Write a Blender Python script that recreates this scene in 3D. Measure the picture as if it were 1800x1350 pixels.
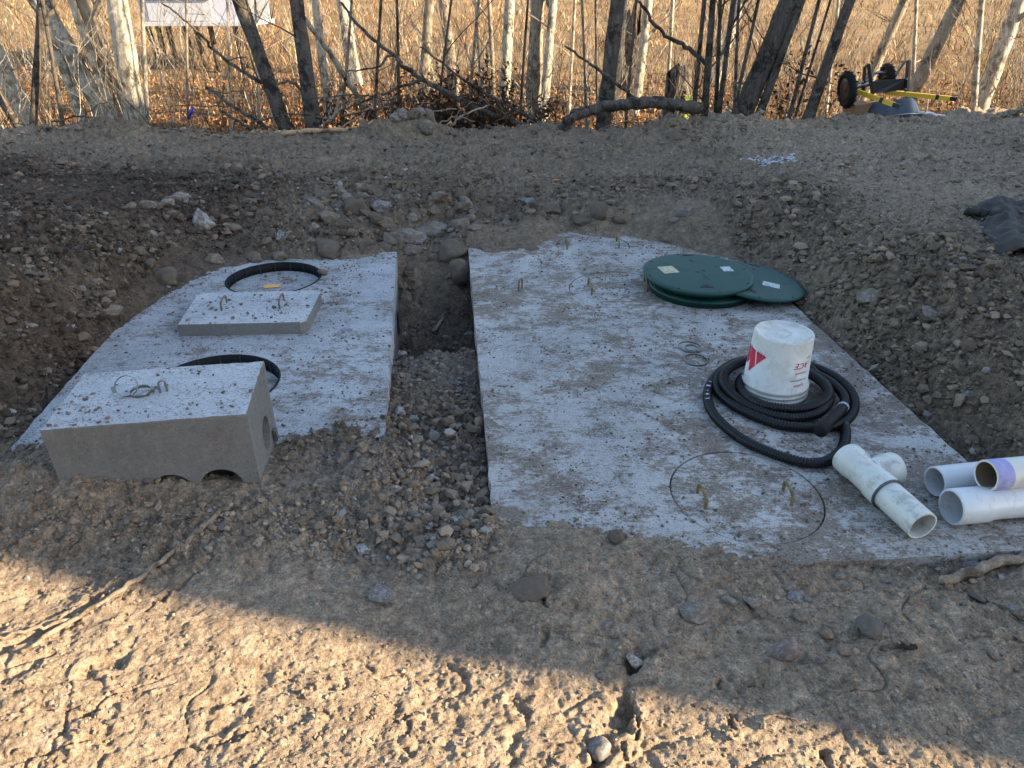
import bpy, bmesh, math, random
import numpy as np
from mathutils import Vector, Matrix, Quaternion
R_ = math.radians
for o in list(bpy.data.objects): bpy.data.objects.remove(o)
SC = bpy.context.scene; COL = SC.collection
rnd = random.Random(7); rng = np.random.default_rng(11)

# ------------------------------------------------------------------ camera
CAM_H = 1.62; PITCH = R_(29); FPX = 1250.0
cd = bpy.data.cameras.new('camera'); cam = bpy.data.objects.new('camera', cd); COL.objects.link(cam)
cam.location = (0, 0, CAM_H); cam.rotation_euler = (R_(90) - PITCH, 0, 0)
cd.sensor_width = 36; cd.lens = 36 * FPX / 1800; cd.clip_start = 0.05; cd.clip_end = 2000
SC.camera = cam
# ------------------------------------------------------------------ sky and sun
SUN_EL = R_(22); SUN_AZ = Vector((0.974, -0.224))          # towards the sun, seen from above
w = bpy.data.worlds.new('World'); SC.world = w; w.use_nodes = True
nt = w.node_tree; bg = nt.nodes['Background']
sky = nt.nodes.new('ShaderNodeTexSky'); sky.sky_type = 'NISHITA'; sky.sun_disc = False
sky.sun_elevation = SUN_EL; sky.sun_rotation = math.atan2(SUN_AZ.x, SUN_AZ.y)
sky.air_density = 1.0; sky.dust_density = 0.6; sky.ozone_density = 1.0
nt.links.new(sky.outputs[0], bg.inputs[0]); bg.inputs[1].default_value = 0.115
sl = bpy.data.lights.new('sun', 'SUN'); sl.energy = 5.0; sl.angle = R_(0.4); sl.color = (1.0, 0.81, 0.55)
so = bpy.data.objects.new('sun', sl); COL.objects.link(so)
sd = Vector((SUN_AZ.x * math.cos(SUN_EL), SUN_AZ.y * math.cos(SUN_EL), math.sin(SUN_EL)))
so.rotation_euler = sd.to_track_quat('Z', 'Y').to_euler(); so.location = (20, -5, 20)
vs = SC.view_settings; vs.view_transform = 'Standard'; vs.look = 'None'; vs.gamma = 1; vs.exposure = 2.15
SC.render.engine = 'CYCLES'

# ------------------------------------------------------------------ measuring helpers (photo ray -> world point on a real plane)
CT, ST = math.cos(PITCH), math.sin(PITCH)
def ray(px, py):
    u = (px - 900) / FPX; v = (py - 675) / FPX
    return u, CT - v * ST, -(ST + v * CT)
def at(px, py, z=0.0):
    dx, dy, dz = ray(px, py); t = (z - CAM_H) / dz
    return Vector((dx * t, dy * t, z))
def atY(px, py, Y):
    dx, dy, dz = ray(px, py); t = Y / dy
    return Vector((dx * t, Y, CAM_H + dz * t))
def mpp(p): return (p.y * CT + (CAM_H - p.z) * ST) / FPX     # metres per photo pixel at p

# ------------------------------------------------------------------ object helpers
ORG = {}
def link(o):
    COL.objects.link(o); return o
def tag(o, label, cat, group=None, kind=None):
    if label: o['label'] = label
    if cat: o['category'] = cat
    if group: o['group'] = group
    if kind: o['kind'] = kind
    return o
def thing(name, label, cat, loc=(0, 0, 0), group=None):
    o = bpy.data.objects.new(name, None); link(o); o.location = loc; o.empty_display_size = .1
    ORG[o] = Vector(loc); return tag(o, label, cat, group)
def addobj(name, me, mat, parent=None):
    o = bpy.data.objects.new(name, me); link(o)
    if mat and not me.materials: me.materials.append(mat)
    if parent is not None:
        o.parent = parent; g = ORG.get(parent, Vector((0, 0, 0))); ORG[o] = g
        me.transform(Matrix.Translation(-g))
    return o
def smooth(me, on=True):
    me.polygons.foreach_set('use_smooth', [on] * len(me.polygons))
def from_bm(name, bm, mat, parent=None, sm=False, bevel=0):
    if bevel:
        bmesh.ops.bevel(bm, geom=list(bm.edges), offset=bevel, segments=2, affect='EDGES', profile=.6)
    bmesh.ops.recalc_face_normals(bm, faces=bm.faces)
    me = bpy.data.meshes.new(name); bm.to_mesh(me); bm.free()
    if sm: smooth(me)
    return addobj(name, me, mat, parent)
def np_mesh(name, V, F, sm=True, attrs=None):
    V = np.asarray(V, np.float32); F = np.asarray(F, np.int32); k = F.shape[1]
    me = bpy.data.meshes.new(name); me.vertices.add(len(V)); me.vertices.foreach_set('co', V.ravel())
    me.loops.add(F.size); me.loops.foreach_set('vertex_index', F.ravel())
    me.polygons.add(len(F)); me.polygons.foreach_set('loop_start', np.arange(0, F.size, k, dtype=np.int32))
    me.polygons.foreach_set('loop_total', np.full(len(F), k, np.int32))
    me.polygons.foreach_set('use_smooth', np.full(len(F), sm, bool))
    for n, a in (attrs or {}).items():
        a = np.asarray(a, np.float32)
        if a.ndim == 1:
            at_ = me.attributes.new(n, 'FLOAT', 'POINT'); at_.data.foreach_set('value', a)
        else:
            if a.shape[1] == 3: a = np.concatenate([a, np.ones((len(a), 1), np.float32)], 1)
            at_ = me.attributes.new(n, 'FLOAT_COLOR', 'POINT'); at_.data.foreach_set('color', a.ravel())
    me.update(calc_edges=True); me.validate()
    return me
def boxbm(bm, c, s, rot=None):
    m = Matrix.Translation(c) @ (rot.to_4x4() if rot else Matrix.Identity(4)) @ Matrix.Diagonal((s[0], s[1], s[2], 1))
    return bmesh.ops.create_cube(bm, size=1, matrix=m)['verts']
def tube_data(pts, rad, n=10, cap=True):
    """tube along points with radius per point"""
    pts = [Vector(p) for p in pts]; V = []; F = []
    if not hasattr(rad, '__len__'): rad = [rad] * len(pts)
    t0 = (pts[1] - pts[0]).normalized(); ref = Vector((0, 0, 1)) if abs(t0.z) < .9 else Vector((1, 0, 0))
    x = t0.cross(ref).normalized()
    for i, p in enumerate(pts):
        t = (pts[min(i + 1, len(pts) - 1)] - pts[max(i - 1, 0)]).normalized()
        x = (x - t * x.dot(t)).normalized(); y = t.cross(x)
        for k in range(n):
            a = 2 * math.pi * k / n
            V.append(p + (x * math.cos(a) + y * math.sin(a)) * rad[i])
    for i in range(len(pts) - 1):
        for k in range(n):
            a = i * n + k; b = i * n + (k + 1) % n
            F.append((a, b, b + n, a + n))
    if cap:
        F.append(tuple(reversed(range(n)))); F.append(tuple(range((len(pts) - 1) * n, len(pts) * n)))
    return V, F
def join_data(L):
    V = []; F = []
    for v, f in L:
        o = len(V); V += list(v); F += [tuple(i + o for i in q) for q in f]
    return V, F
def data_obj(name, d, mat, parent=None, sm=True):
    me = bpy.data.meshes.new(name); me.from_pydata([tuple(v) for v in d[0]], [], d[1]); me.update()
    if sm: smooth(me)
    return addobj(name, me, mat, parent)
def spline(P, n=8, closed=False):
    P = [Vector(p) for p in P]; out = []
    for i in range(len(P) - 1):
        a = P[max(i - 1, 0)]; b = P[i]; c = P[i + 1]; d = P[min(i + 2, len(P) - 1)]
        for k in range(n):
            t = k / n
            out.append(.5 * ((2 * b) + (c - a) * t + (2 * a - 5 * b + 4 * c - d) * t * t + (3 * b - a - 3 * c + d) * t ** 3))
    out.append(P[-1]); return out
def lathe_data(prof, n=40, close=False):
    """prof: list of (r,z)"""
    V = []; F = []
    for r, z in prof:
        for k in range(n):
            a = 2 * math.pi * k / n; V.append(Vector((r * math.cos(a), r * math.sin(a), z)))
    m = len(prof)
    for i in range(m if close else m - 1):
        j = (i + 1) % m
        for k in range(n):
            k2 = (k + 1) % n; F.append((i * n + k, i * n + k2, j * n + k2, j * n + k))
    return V, F
def xf(d, M): return [M @ v for v in d[0]], d[1]

# ------------------------------------------------------------------ numpy noise
PERM = rng.permutation(1024); PERM = np.concatenate([PERM, PERM, PERM])
GA = rng.uniform(0, 2 * np.pi, 1024)
def hsh(ix, iy, s=0): return PERM[(PERM[(ix + s * 57) & 1023] + iy) & 1023]
def pn(x, y, s=0):
    x0 = np.floor(x).astype(np.int64); y0 = np.floor(y).astype(np.int64); fx = x - x0; fy = y - y0
    u = fx * fx * fx * (fx * (fx * 6 - 15) + 10); v = fy * fy * fy * (fy * (fy * 6 - 15) + 10)
    def g(i, j):
        a = GA[hsh(x0 + i, y0 + j, s)]; return np.cos(a) * (fx - i) + np.sin(a) * (fy - j)
    a = g(0, 0); b = g(1, 0); c = g(0, 1); d = g(1, 1)
    return 1.5 * ((a + (b - a) * u) + ((c + (d - c) * u) - (a + (b - a) * u)) * v)
def fbm(x, y, o=4, s=0, gain=.5):
    r = 0; A = 1
    for i in range(o): r = r + A * pn(x * 2 ** i + i * 17.3, y * 2 ** i - i * 9.1, s + i); A *= gain
    return r
def lumps(x, y, s=0, present=.7, rmin=.3, rmax=.62):
    """max of hemispherical lumps, one per cell (unit cells)"""
    x0 = np.floor(x).astype(np.int64); y0 = np.floor(y).astype(np.int64); out = np.zeros_like(x)
    for i in (-1, 0, 1):
        for j in (-1, 0, 1):
            h = hsh(x0 + i, y0 + j, s); h2 = PERM[h + 311]; h3 = PERM[h + 97]; h4 = PERM[h + 631]
            cx = x0 + i + h2 / 1024; cy = y0 + j + h3 / 1024; rr = rmin + (rmax - rmin) * (h4 / 1024) ** 2
            d2 = ((x - cx) ** 2 + (y - cy) ** 2) / rr ** 2
            out = np.maximum(out, np.where(h / 1024 < present, np.sqrt(np.clip(1 - d2, 0, 1)) * rr, 0))
    return out
def sst(e0, e1, x):
    t = np.clip((x - e0) / (e1 - e0), 0, 1); return t * t * (3 - 2 * t)

# ------------------------------------------------------------------ materials
def mat(name, base=(.5, .5, .5), rough=.6, metal=0, spec=None):
    m = bpy.data.materials.new(name); m.use_nodes = True; b = m.node_tree.nodes['Principled BSDF']
    b.inputs['Base Color'].default_value = (*base, 1); b.inputs['Roughness'].default_value = rough
    b.inputs['Metallic'].default_value = metal
    if spec is not None: b.inputs['Specular IOR Level'].default_value = spec
    return m
class NG:
    def __init__(s, m): s.m = m; s.t = m.node_tree; s.b = s.t.nodes['Principled BSDF']
    def n(s, ty, **k):
        o = s.t.nodes.new(ty)
        for a, v in k.items(): setattr(o, a, v)
        return o
    def l(s, a, b): s.t.links.new(a, b)
    def coord(s, kind='Object', scale=(1, 1, 1)):
        c = s.n('ShaderNodeTexCoord'); mp = s.n('ShaderNodeMapping'); mp.inputs['Scale'].default_value = scale
        s.l(c.outputs[kind], mp.inputs[0]); return mp.outputs[0]
    def noise(s, vec, sc, det=5, rough=.6, dist=0):
        x = s.n('ShaderNodeTexNoise'); x.inputs['Scale'].default_value = sc; x.inputs['Detail'].default_value = det
        x.inputs['Roughness'].default_value = rough; x.inputs['Distortion'].default_value = dist
        if vec: s.l(vec, x.inputs['Vector'])
        return x.outputs['Fac']
    def ramp(s, fac, stops):
        r = s.n('ShaderNodeValToRGB'); e = r.color_ramp.elements
        while len(e) < len(stops): e.new(.5)
        for q, (p, c) in zip(e, stops): q.position = p; q.color = (*c, 1) if len(c) == 3 else c
        s.l(fac, r.inputs[0]); return r.outputs[0]
    def mix(s, a, b, fac, mode='MIX'):
        x = s.n('ShaderNodeMix', data_type='RGBA', blend_type=mode)
        for i, v in ((0, fac), (6, a), (7, b)):
            if hasattr(v, 'is_linked'): s.l(v, x.inputs[i])
            else: x.inputs[i].default_value = v if i == 0 else (*v, 1)
        return x.outputs[2]
    def math(s, op, a, b=0.0):
        x = s.n('ShaderNodeMath', operation=op)
        for i, v in ((0, a), (1, b)):
            if hasattr(v, 'is_linked'): s.l(v, x.inputs[i])
            else: x.inputs[i].default_value = v
        return x.outputs[0]
    def attr(s, name):
        a = s.n('ShaderNodeAttribute', attribute_name=name); return a
    def bump(s, h, st=.3, dist=.01):
        x = s.n('ShaderNodeBump'); x.inputs['Strength'].default_value = st; x.inputs['Distance'].default_value = dist
        s.l(h, x.inputs['Height']); s.l(x.outputs[0], s.b.inputs['Normal'])
    def col(s, c): s.l(c, s.b.inputs['Base Color'])
G1 = (0, 0, 0); G2 = (1, 1, 1)

def m_dirt():
    m = mat('soil', rough=.95, spec=.15); g = NG(m); v = g.coord()
    n1 = g.noise(v, 1.3, 6, .6); n2 = g.noise(v, 14, 6, .7); n3 = g.noise(v, 90, 4, .7)
    dry = g.mix((.26, .190, .126), (.43, .33, .228), g.ramp(n2, [(.3, G1), (.65, G2)]))
    moist = g.mix((.052, .036, .025), (.14, .098, .066), g.ramp(n2, [(.35, G1), (.65, G2)]))
    grey = g.mix((.13, .108, .09), (.27, .235, .20), n2)
    c = g.mix(dry, moist, g.attr('moist').outputs['Fac'])
    c = g.mix(c, grey, g.math('MULTIPLY', g.attr('gravel').outputs['Fac'], .8))
    c = g.mix(c, (.16, .115, .08), g.ramp(n1, [(.55, G1), (.75, (.35, .35, .35))]))
    sp = g.ramp(n3, [(.66, G1), (.72, G2)])
    c = g.mix(c, (.42, .40, .37), g.math('MULTIPLY', sp, .45))
    c = g.mix(c, (.05, .038, .03), g.ramp(g.noise(v, 40, 3, .6), [(.27, (.5, .5, .5)), (.38, G1)]))
    gn = g.math('ADD', g.math('MULTIPLY', g.noise(v, 34, 5, .75), .5), g.math('MULTIPLY', g.noise(v, 120, 4, .75), .5))
    c = g.mix(c, g.ramp(gn, [(.36, (.34, .33, .32)), (.46, (.80, .79, .78)), (.54, (1, 1, 1)), (.64, (1.75, 1.72, 1.66))]), 1.0, 'MULTIPLY')
    sp2 = g.ramp(g.noise(v, 210, 2, .5), [(.32, G2), (.42, G1)])
    c = g.mix(c, (.045, .036, .028), g.math('MULTIPLY', sp2, .6))
    g.col(c); h = g.math('ADD', g.noise(v, 60, 6, .8), g.math('MULTIPLY', g.noise(v, 300, 3, .7), .6))
    g.bump(h, .8, .014); return m
def m_clod():
    m = mat('soil_clod', rough=.95, spec=.15); g = NG(m); v = g.coord()
    c = g.mix(g.attr('tint').outputs['Color'], (.08, .06, .045), g.math('MULTIPLY', g.noise(v, 120, 3), .45))
    g.col(c); g.bump(g.noise(v, 140, 4, .7), .6, .006); return m
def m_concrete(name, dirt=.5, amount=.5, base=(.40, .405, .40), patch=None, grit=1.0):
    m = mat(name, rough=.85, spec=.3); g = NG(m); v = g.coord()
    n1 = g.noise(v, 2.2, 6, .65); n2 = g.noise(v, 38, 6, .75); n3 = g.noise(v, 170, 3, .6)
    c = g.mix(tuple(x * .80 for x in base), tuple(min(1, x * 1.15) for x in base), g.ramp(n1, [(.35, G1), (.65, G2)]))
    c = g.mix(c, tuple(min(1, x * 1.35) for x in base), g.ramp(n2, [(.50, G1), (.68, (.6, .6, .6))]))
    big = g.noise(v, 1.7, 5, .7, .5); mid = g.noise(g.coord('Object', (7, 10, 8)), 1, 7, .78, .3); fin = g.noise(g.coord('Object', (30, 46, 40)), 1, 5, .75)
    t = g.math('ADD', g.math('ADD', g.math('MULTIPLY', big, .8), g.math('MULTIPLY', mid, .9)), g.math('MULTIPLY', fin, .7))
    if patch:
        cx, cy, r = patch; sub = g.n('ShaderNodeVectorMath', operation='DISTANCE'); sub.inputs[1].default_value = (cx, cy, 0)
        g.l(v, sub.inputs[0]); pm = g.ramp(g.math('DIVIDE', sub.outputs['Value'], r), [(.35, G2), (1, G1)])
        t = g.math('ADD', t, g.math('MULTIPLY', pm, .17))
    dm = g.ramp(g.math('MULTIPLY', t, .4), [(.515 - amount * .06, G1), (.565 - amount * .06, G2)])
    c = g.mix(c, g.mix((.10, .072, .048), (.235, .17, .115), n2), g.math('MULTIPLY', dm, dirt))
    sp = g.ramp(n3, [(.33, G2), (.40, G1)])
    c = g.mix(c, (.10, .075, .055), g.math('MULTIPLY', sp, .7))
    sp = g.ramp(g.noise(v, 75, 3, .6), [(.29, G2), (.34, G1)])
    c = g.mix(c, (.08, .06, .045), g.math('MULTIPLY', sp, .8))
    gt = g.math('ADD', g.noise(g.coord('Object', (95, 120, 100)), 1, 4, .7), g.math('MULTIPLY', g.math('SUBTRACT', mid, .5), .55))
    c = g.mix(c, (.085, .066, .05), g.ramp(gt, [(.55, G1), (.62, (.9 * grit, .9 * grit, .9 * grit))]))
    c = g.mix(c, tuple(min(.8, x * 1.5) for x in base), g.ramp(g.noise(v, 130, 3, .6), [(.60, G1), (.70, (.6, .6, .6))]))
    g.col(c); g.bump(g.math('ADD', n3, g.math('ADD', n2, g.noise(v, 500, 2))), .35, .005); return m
def m_rock(name, a, b):
    m = mat(name, rough=.85, spec=.25); g = NG(m); v = g.coord()
    r = g.n('ShaderNodeObjectInfo').outputs['Random']; n = g.noise(v, 3.0, 6, .7); n2 = g.noise(v, 14, 5, .7)
    c = g.mix(a, b, g.math('ADD', g.math('MULTIPLY', n, .7), g.math('MULTIPLY', r, .35)))
    c = g.mix(c, (.13, .095, .065), g.ramp(g.noise(v, 2.4, 7, .8), [(.40, G1), (.54, (.85, .85, .85))])); c = g.mix(c, (.05, .04, .032), g.ramp(g.noise(v, 19, 4, .7), [(.58, G1), (.68, (.6, .6, .6))]))
    g.col(c); g.bump(g.noise(v, 22, 5, .75), .45, .04); return m
def m_bark(name, a, b, sc=1):
    m = mat(name, rough=.9, spec=.15); g = NG(m); v = g.coord('Object', (1, 1, .25)); vi = g.coord()
    n = g.noise(v, 28 * sc, 6, .75); n2 = g.noise(vi, 5 * sc, 5, .7)
    c = g.mix(a, b, g.ramp(n, [(.32, G1), (.66, G2)])); c = g.mix(c, tuple(x * .35 for x in a), g.ramp(n2, [(.50, G1), (.58, (.8, .8, .8))])); c = g.mix(c, tuple(min(1, x * 1.5) for x in b), g.ramp(g.noise(vi, 11 * sc, 5, .75), [(.56, G1), (.64, (.6, .6, .6))]))
    g.col(c); g.bump(n, .8, .02); return m
def m_tint(name, rough=.8, trans=False):
    m = mat(name, rough=rough, spec=.1); g = NG(m); g.col(g.attr('tint').outputs['Color']); return m
def m_dirty(name, base, dirt=(.16, .12, .08), amt=.4, sc=9, rough=.5, spec=None, lo=.5):
    m = mat(name, base, rough, spec=spec); g = NG(m); v = g.coord()
    k = g.ramp(g.noise(v, sc, 8, .75, .4), [(lo, G1), (lo + .2, G2)])
    c = g.mix(tuple(x * .93 for x in base), base, g.noise(v, 3, 4)); c = g.mix(c, dirt, g.math('MULTIPLY', k, amt))
    g.col(c); g.l(g.math('ADD', g.math('MULTIPLY', k, .3), rough), g.b.inputs['Roughness']); return m
M = dict(
    soil=m_dirt(), clod=m_clod(),
    slabR=m_concrete('tank_concrete_dirty', .85, .95, (.365, .348, .322), patch=(.86, 1.95, .9)), slabL=m_concrete('tank_concrete', .8, .55, (.335, .335, .328)),
    pale=m_concrete('pale_concrete', .5, -.2, (.40, .40, .392), grit=.7), cside_shaded=m_concrete('concrete_side_shaded', .25, .1, (.15, .147, .138), grit=.35),  # side concrete is a darker copy, with the shade of upright faces painted in
    rock_brown=m_rock('brown_rock', (.16, .122, .09), (.31, .25, .195)), rock_tan=m_rock('tan_rock', (.21, .16, .11), (.36, .285, .21)),
    rock_grey=m_rock('grey_rock', (.20, .17, .14), (.38, .335, .285)), rock_blue=m_rock('blue_grey_rock', (.18, .19, .20), (.34, .355, .36)),
    rock_pale=m_rock('pale_rock', (.34, .33, .31), (.52, .52, .50)), rock_dark=m_rock('dark_rock', (.08, .08, .085), (.17, .17, .17)),
    rock_red=m_rock('reddish_rock', (.22, .15, .13), (.36, .29, .27)), rock_clod=m_rock('earth_lump', (.09, .067, .048), (.21, .16, .118)),
    bark_pale_lit=m_bark('pale_lit_bark', (.30, .25, .18), (.52, .46, .36)), bark_dark_shaded=m_bark('dark_shaded_bark', (.042, .034, .027), (.135, .112, .09)),  # pale and dark bark also paint in the trunks' sunlight and shade
    bark_mid=m_bark('brown_bark', (.17, .13, .09), (.33, .27, .20)), wood=m_bark('split_wood', (.34, .20, .09), (.55, .36, .19)), stick=m_bark('weathered_stick', (.20, .15, .10), (.36, .28, .20), 2),
    grass=m_tint('dry_grass'), leaf=m_tint('dead_leaf', .7),
    field=None, pvc=m_dirty('white_pvc', (.60, .60, .59), (.22, .18, .12), .5, 18, .38, lo=.53), pvc_cream=m_dirty('cream_pvc', (.58, .57, .50), (.14, .11, .07), .7, 16, .42, lo=.50),
    pvc_old=m_dirty('stained_pvc', (.62, .58, .50), (.20, .13, .06), .5, 8, .5), pvc_in=m_dirty('stained_pipe_inside', (.20, .14, .08), (.06, .04, .02), .8, 6, .7), purple=m_dirty('purple_primer', (.27, .25, .50), (.52, .50, .52), .75, 16, .5, lo=.44),
    rubber=m_dirty('black_rubber', (.010, .010, .010), (.09, .07, .055), .3, 18, .75, spec=.2, lo=.58), hose=m_dirty('black_corrugated_plastic', (.008, .0075, .007), (.13, .105, .09), .3, 22, .45, spec=.3, lo=.58),
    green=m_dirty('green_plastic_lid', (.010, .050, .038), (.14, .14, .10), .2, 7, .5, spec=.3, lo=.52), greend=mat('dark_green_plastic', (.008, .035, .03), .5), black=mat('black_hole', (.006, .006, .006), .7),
    sticker=m_dirty('yellowish_sticker', (.50, .46, .30), (.12, .12, .08), .8, 60, .6, lo=.45), stickw=m_dirty('pale_sticker', (.55, .58, .56), (.06, .12, .10), .9, 70, .6, lo=.45),
    bucket=m_dirty('bucket_plastic', (.56, .545, .49), (.30, .25, .17), .6, 11, .45, lo=.48), red=m_dirty('red_print', (.55, .022, .05), (.35, .2, .18), .5, 50, .5, lo=.6), ink=m_dirty('black_print', (.02, .02, .02), (.3, .28, .25), .5, 60, .5, lo=.6),
    steel=mat('galvanised_wire', (.23, .225, .21), .45, .9), brass=m_dirty('yellow_coated_rebar', (.20, .145, .05), (.06, .04, .02), .85, 40, .6, lo=.42), rust=m_dirty('rusty_rebar', (.16, .11, .075), (.06, .04, .03), .7, 50, .75),
    gasket=mat('grey_gasket', (.07, .075, .09), .6), blackmetal=mat('black_metal', (.012, .012, .013), .42, .1), blacktray=m_dirty('dark_blue_tray', (.025, .032, .045), (.2, .18, .15), .3, 8, .35), yellow=m_dirty('yellow_paint', (.72, .42, .02), (.25, .2, .1), .4, 12, .5, lo=.55), cardboard=m_dirty('brown_board', (.27, .15, .07), (.1, .06, .03), .4, 8, .8),
    tarp=m_dirty('dirty_black_fabric', (.017, .015, .014), (.10, .078, .06), .5, 7, .8, lo=.42), snow=mat('snow', (.46, .47, .49), .7), whitepaint=m_dirty('white_siding', (.46, .46, .48), (.4, .36, .3), .3, 2, .5), greypaint=mat('grey_siding', (.42, .42, .50), .6), darkwood=m_bark('dark_post_wood', (.06, .045, .035), (.13, .10, .075)),
    blueribbon=mat('blue_ribbon', (.03, .04, .42), .5), moss=mat('moss', (.16, .19, .03), .95), orange=m_dirty('orange_label', (.72, .32, .03), (.75, .65, .5), .7, 60, .6), roof=mat('roof_shingle', (.08, .075, .07), .9), siding=mat('house_siding', (.55, .55, .52), .7), glass=mat('window_glass', (.03, .04, .05), .05), snowleaf=mat('orange_leaf', (.48, .19, .05), .7),
)

# ------------------------------------------------------------------ slab frames
RTL = Vector((-.35, 5.362, 0)); Rex = Vector((.99655, .083, 0)); Rey = Vector((.083, -.99655, 0)); RW, RL = 1.876, 3.73
LTR = Vector((-.815, 4.85, 0)); Lex = Vector((-.9928, -.12, 0)); Ley = Vector((.12, -.9928, 0)); LW, LL = 1.5, 2.66
def sR(a, b, z=0): return RTL + Rex * a + Rey * b + Vector((0, 0, z))
def sL(a, b, z=0): return LTR + Lex * a + Ley * b + Vector((0, 0, z))
def locR(x, y): dx = x - RTL.x; dy = y - RTL.y; return dx * Rex.x + dy * Rex.y, dx * Rey.x + dy * Rey.y
def locL(x, y): dx = x - LTR.x; dy = y - LTR.y; return dx * Lex.x + dy * Lex.y, dx * Ley.x + dy * Ley.y
RING1 = (Vector((-1.53, 4.33, 0)), .30); RING2 = (Vector((-1.40, 2.93, 0)), .30)

# ------------------------------------------------------------------ ground relief
CP = """1350 900 0;1500 300 0;1450 1500 0;60 1340 .0;600 1340 .0;1200 1340 -.02;1780 1340 -.03;100 1150 .02;500 1150 .01;900 1150 .0;1300 1150 -.01;1780 1180 -.03;
60 1000 .0;300 980 .01;500 980 .0;700 1010 -.01;860 1000 .0;1000 1050 .02;1200 1060 .01;1400 1060 -.01;1600 1070 -.02;1790 1080 -.02;
40 895 .06;200 905 .06;380 915 .03;520 900 .02;650 920 -.03;760 920 -.06;860 930 -.01;30 835 .16;140 838 .16;250 850 .115;360 845 .078;440 842 .07;520 815 .04;590 795 .03;560 770 .012;620 775 .022;660 775 .018;600 830 .03;650 815 .03;660 850 .02;650 880 .01;715 790 -.05;
745 840 -.09;830 860 -.07;720 760 -.10;820 780 -.10;700 700 -.12;830 700 -.11;700 620 -.14;820 620 -.13;
900 925 .004;1000 952 .018;1100 965 .016;1200 985 .016;1320 998 .012;1400 1006 -.004;1480 1008 -.035;1600 1000 -.05;1700 995 -.06;1790 990 -.07;930 890 -.025;1050 920 -.012;1180 945 -.008;1300 965 -.01;1400 960 -.05;
40 800 -.02;-80 790 .0;90 715 -.07;30 730 -.05;0 690 .05;-60 640 .2;50 620 .11;120 640 -.015;190 600 -.02;260 550 -.02;120 560 .15;60 500 .36;-60 480 .40;310 515 -.012;250 500 .06;180 460 .24;330 470 .03;400 455 .015;480 448 .02;560 446 .015;660 445 .005;
100 400 .36;260 400 .20;380 410 .10;480 415 .07;600 420 .06;680 425 -.02;300 350 .26;450 360 .20;600 350 .18;700 380 .12;780 350 .17;830 395 .10;770 420 -.05;930 380 .12;1050 370 .14;
900 403 .004;1000 404 .006;1100 410 .01;1180 424 .01;1230 430 .03;1300 432 .05;1380 460 .06;1400 500 .02;1420 535 -.015;1470 590 -.03;1540 660 -.04;1620 735 -.05;1700 800 -.06;1790 880 -.08;1790 930 -.07;
1480 545 .06;1560 610 .06;1640 690 .04;1740 770 .03;1800 810 .02;1550 540 .17;1640 600 .17;1740 680 .15;1820 740 .12;1450 470 .15;1550 460 .26;1650 480 .33;1780 520 .36;1700 400 .34;1800 420 .36;1900 500 .38;1900 700 .28;
1200 380 .16;1350 380 .20;1500 380 .26;1200 320 .16;1500 310 .22;1800 320 .30;900 320 .15;600 300 .18;300 300 .26;50 300 .32;-100 330 .38;200 268 .16;600 268 .10;1000 268 .09;1400 262 .10;1750 252 .14;
1000 800 -.12;1100 700 -.12;1300 700 -.12;950 500 -.1;1100 470 -.08;1250 520 -.1;1500 850 -.12;1650 890 -.12;900 700 -.1;870 500 -.1;1350 600 -.1;1000 430 -.05;1500 700 -.1;
550 720 -.06;620 600 -.1;500 560 -.1;400 640 -.1;620 480 -.05;250 720 -.1;350 560 -.06;480 490 -.04;150 760 -.06;400 780 -.06;560 765 -.02;640 735 -.03;550 735 -.03;100 244 .10;300 243 .08;500 241 .03;700 239 .0;900 240 -.01;1100 235 .0;1300 225 .01;1500 217 .03;1700 211 .04;1850 205 .05;-60 248 .12"""
cps = []
for q in CP.replace('\n', '').split(';'):
    px, py, z = [float(v) for v in q.split()]
    if q == '1350 900 0' or px == 1500 and py == 300 and z == 0 or px == 1450 and py == 1500: continue
    p = at(px, py, z); cps.append((p.x, p.y, z))
for x, y, z in ((-6, 0, .2), (0, -2, .05), (6, 0, .15), (8, 4, .3), (9, 9, .3), (-9, 9, .3), (-7, 4, .45), (3.5, 1.5, .05), (-3.5, 1.5, .25), (0, .4, .02), (3.4, 3, .3), (-4, 3, .45)):
    cps.append((x, y, z))
cps = np.array(cps); EPS = .12
def _ph(ax, ay, bx, by): return np.sqrt((ax[:, None] - bx[None]) ** 2 + (ay[:, None] - by[None]) ** 2 + EPS ** 2)
A = _ph(cps[:, 0], cps[:, 1], cps[:, 0], cps[:, 1]); n_ = len(cps)
A = np.block([[A + np.eye(n_) * -.02, np.ones((n_, 1))], [np.ones((1, n_)), np.zeros((1, 1))]])
WG = np.linalg.solve(A, np.concatenate([cps[:, 2], [0]]))
def rbf(x, y):
    out = np.empty_like(x)
    for i in range(0, len(x), 60000):
        out[i:i + 60000] = _ph(x[i:i + 60000], y[i:i + 60000], cps[:, 0], cps[:, 1]) @ WG[:-1] + WG[-1]
    return out
def edgeD(x): return 9.35 + .16 * x + .25 * pn(x * .7, x * 0 + 3.3, 5)
def fieldz(x, y):
    d = np.sqrt(x * x + y * y); return -.5 + .0258 * np.maximum(d - 17, 0) + .05 * fbm(x * .35, y * .35, 3, 40)
def seg_dist(x, y, P):
    """distance to polyline and parameter"""
    best = np.full(x.shape, 9.); 
    for a, b in zip(P[:-1], P[1:]):
        vx, vy = b[0] - a[0], b[1] - a[1]; L2 = vx * vx + vy * vy + 1e-9
        t = np.clip(((x - a[0]) * vx + (y - a[1]) * vy) / L2, 0, 1)
        best = np.minimum(best, np.hypot(x - a[0] - t * vx, y - a[1] - t * vy))
    return best
def pxl(s, z=0): 
    return [tuple(at(*[float(c) for c in q.split(',')], z)[:2]) for q in s.split()]
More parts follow.
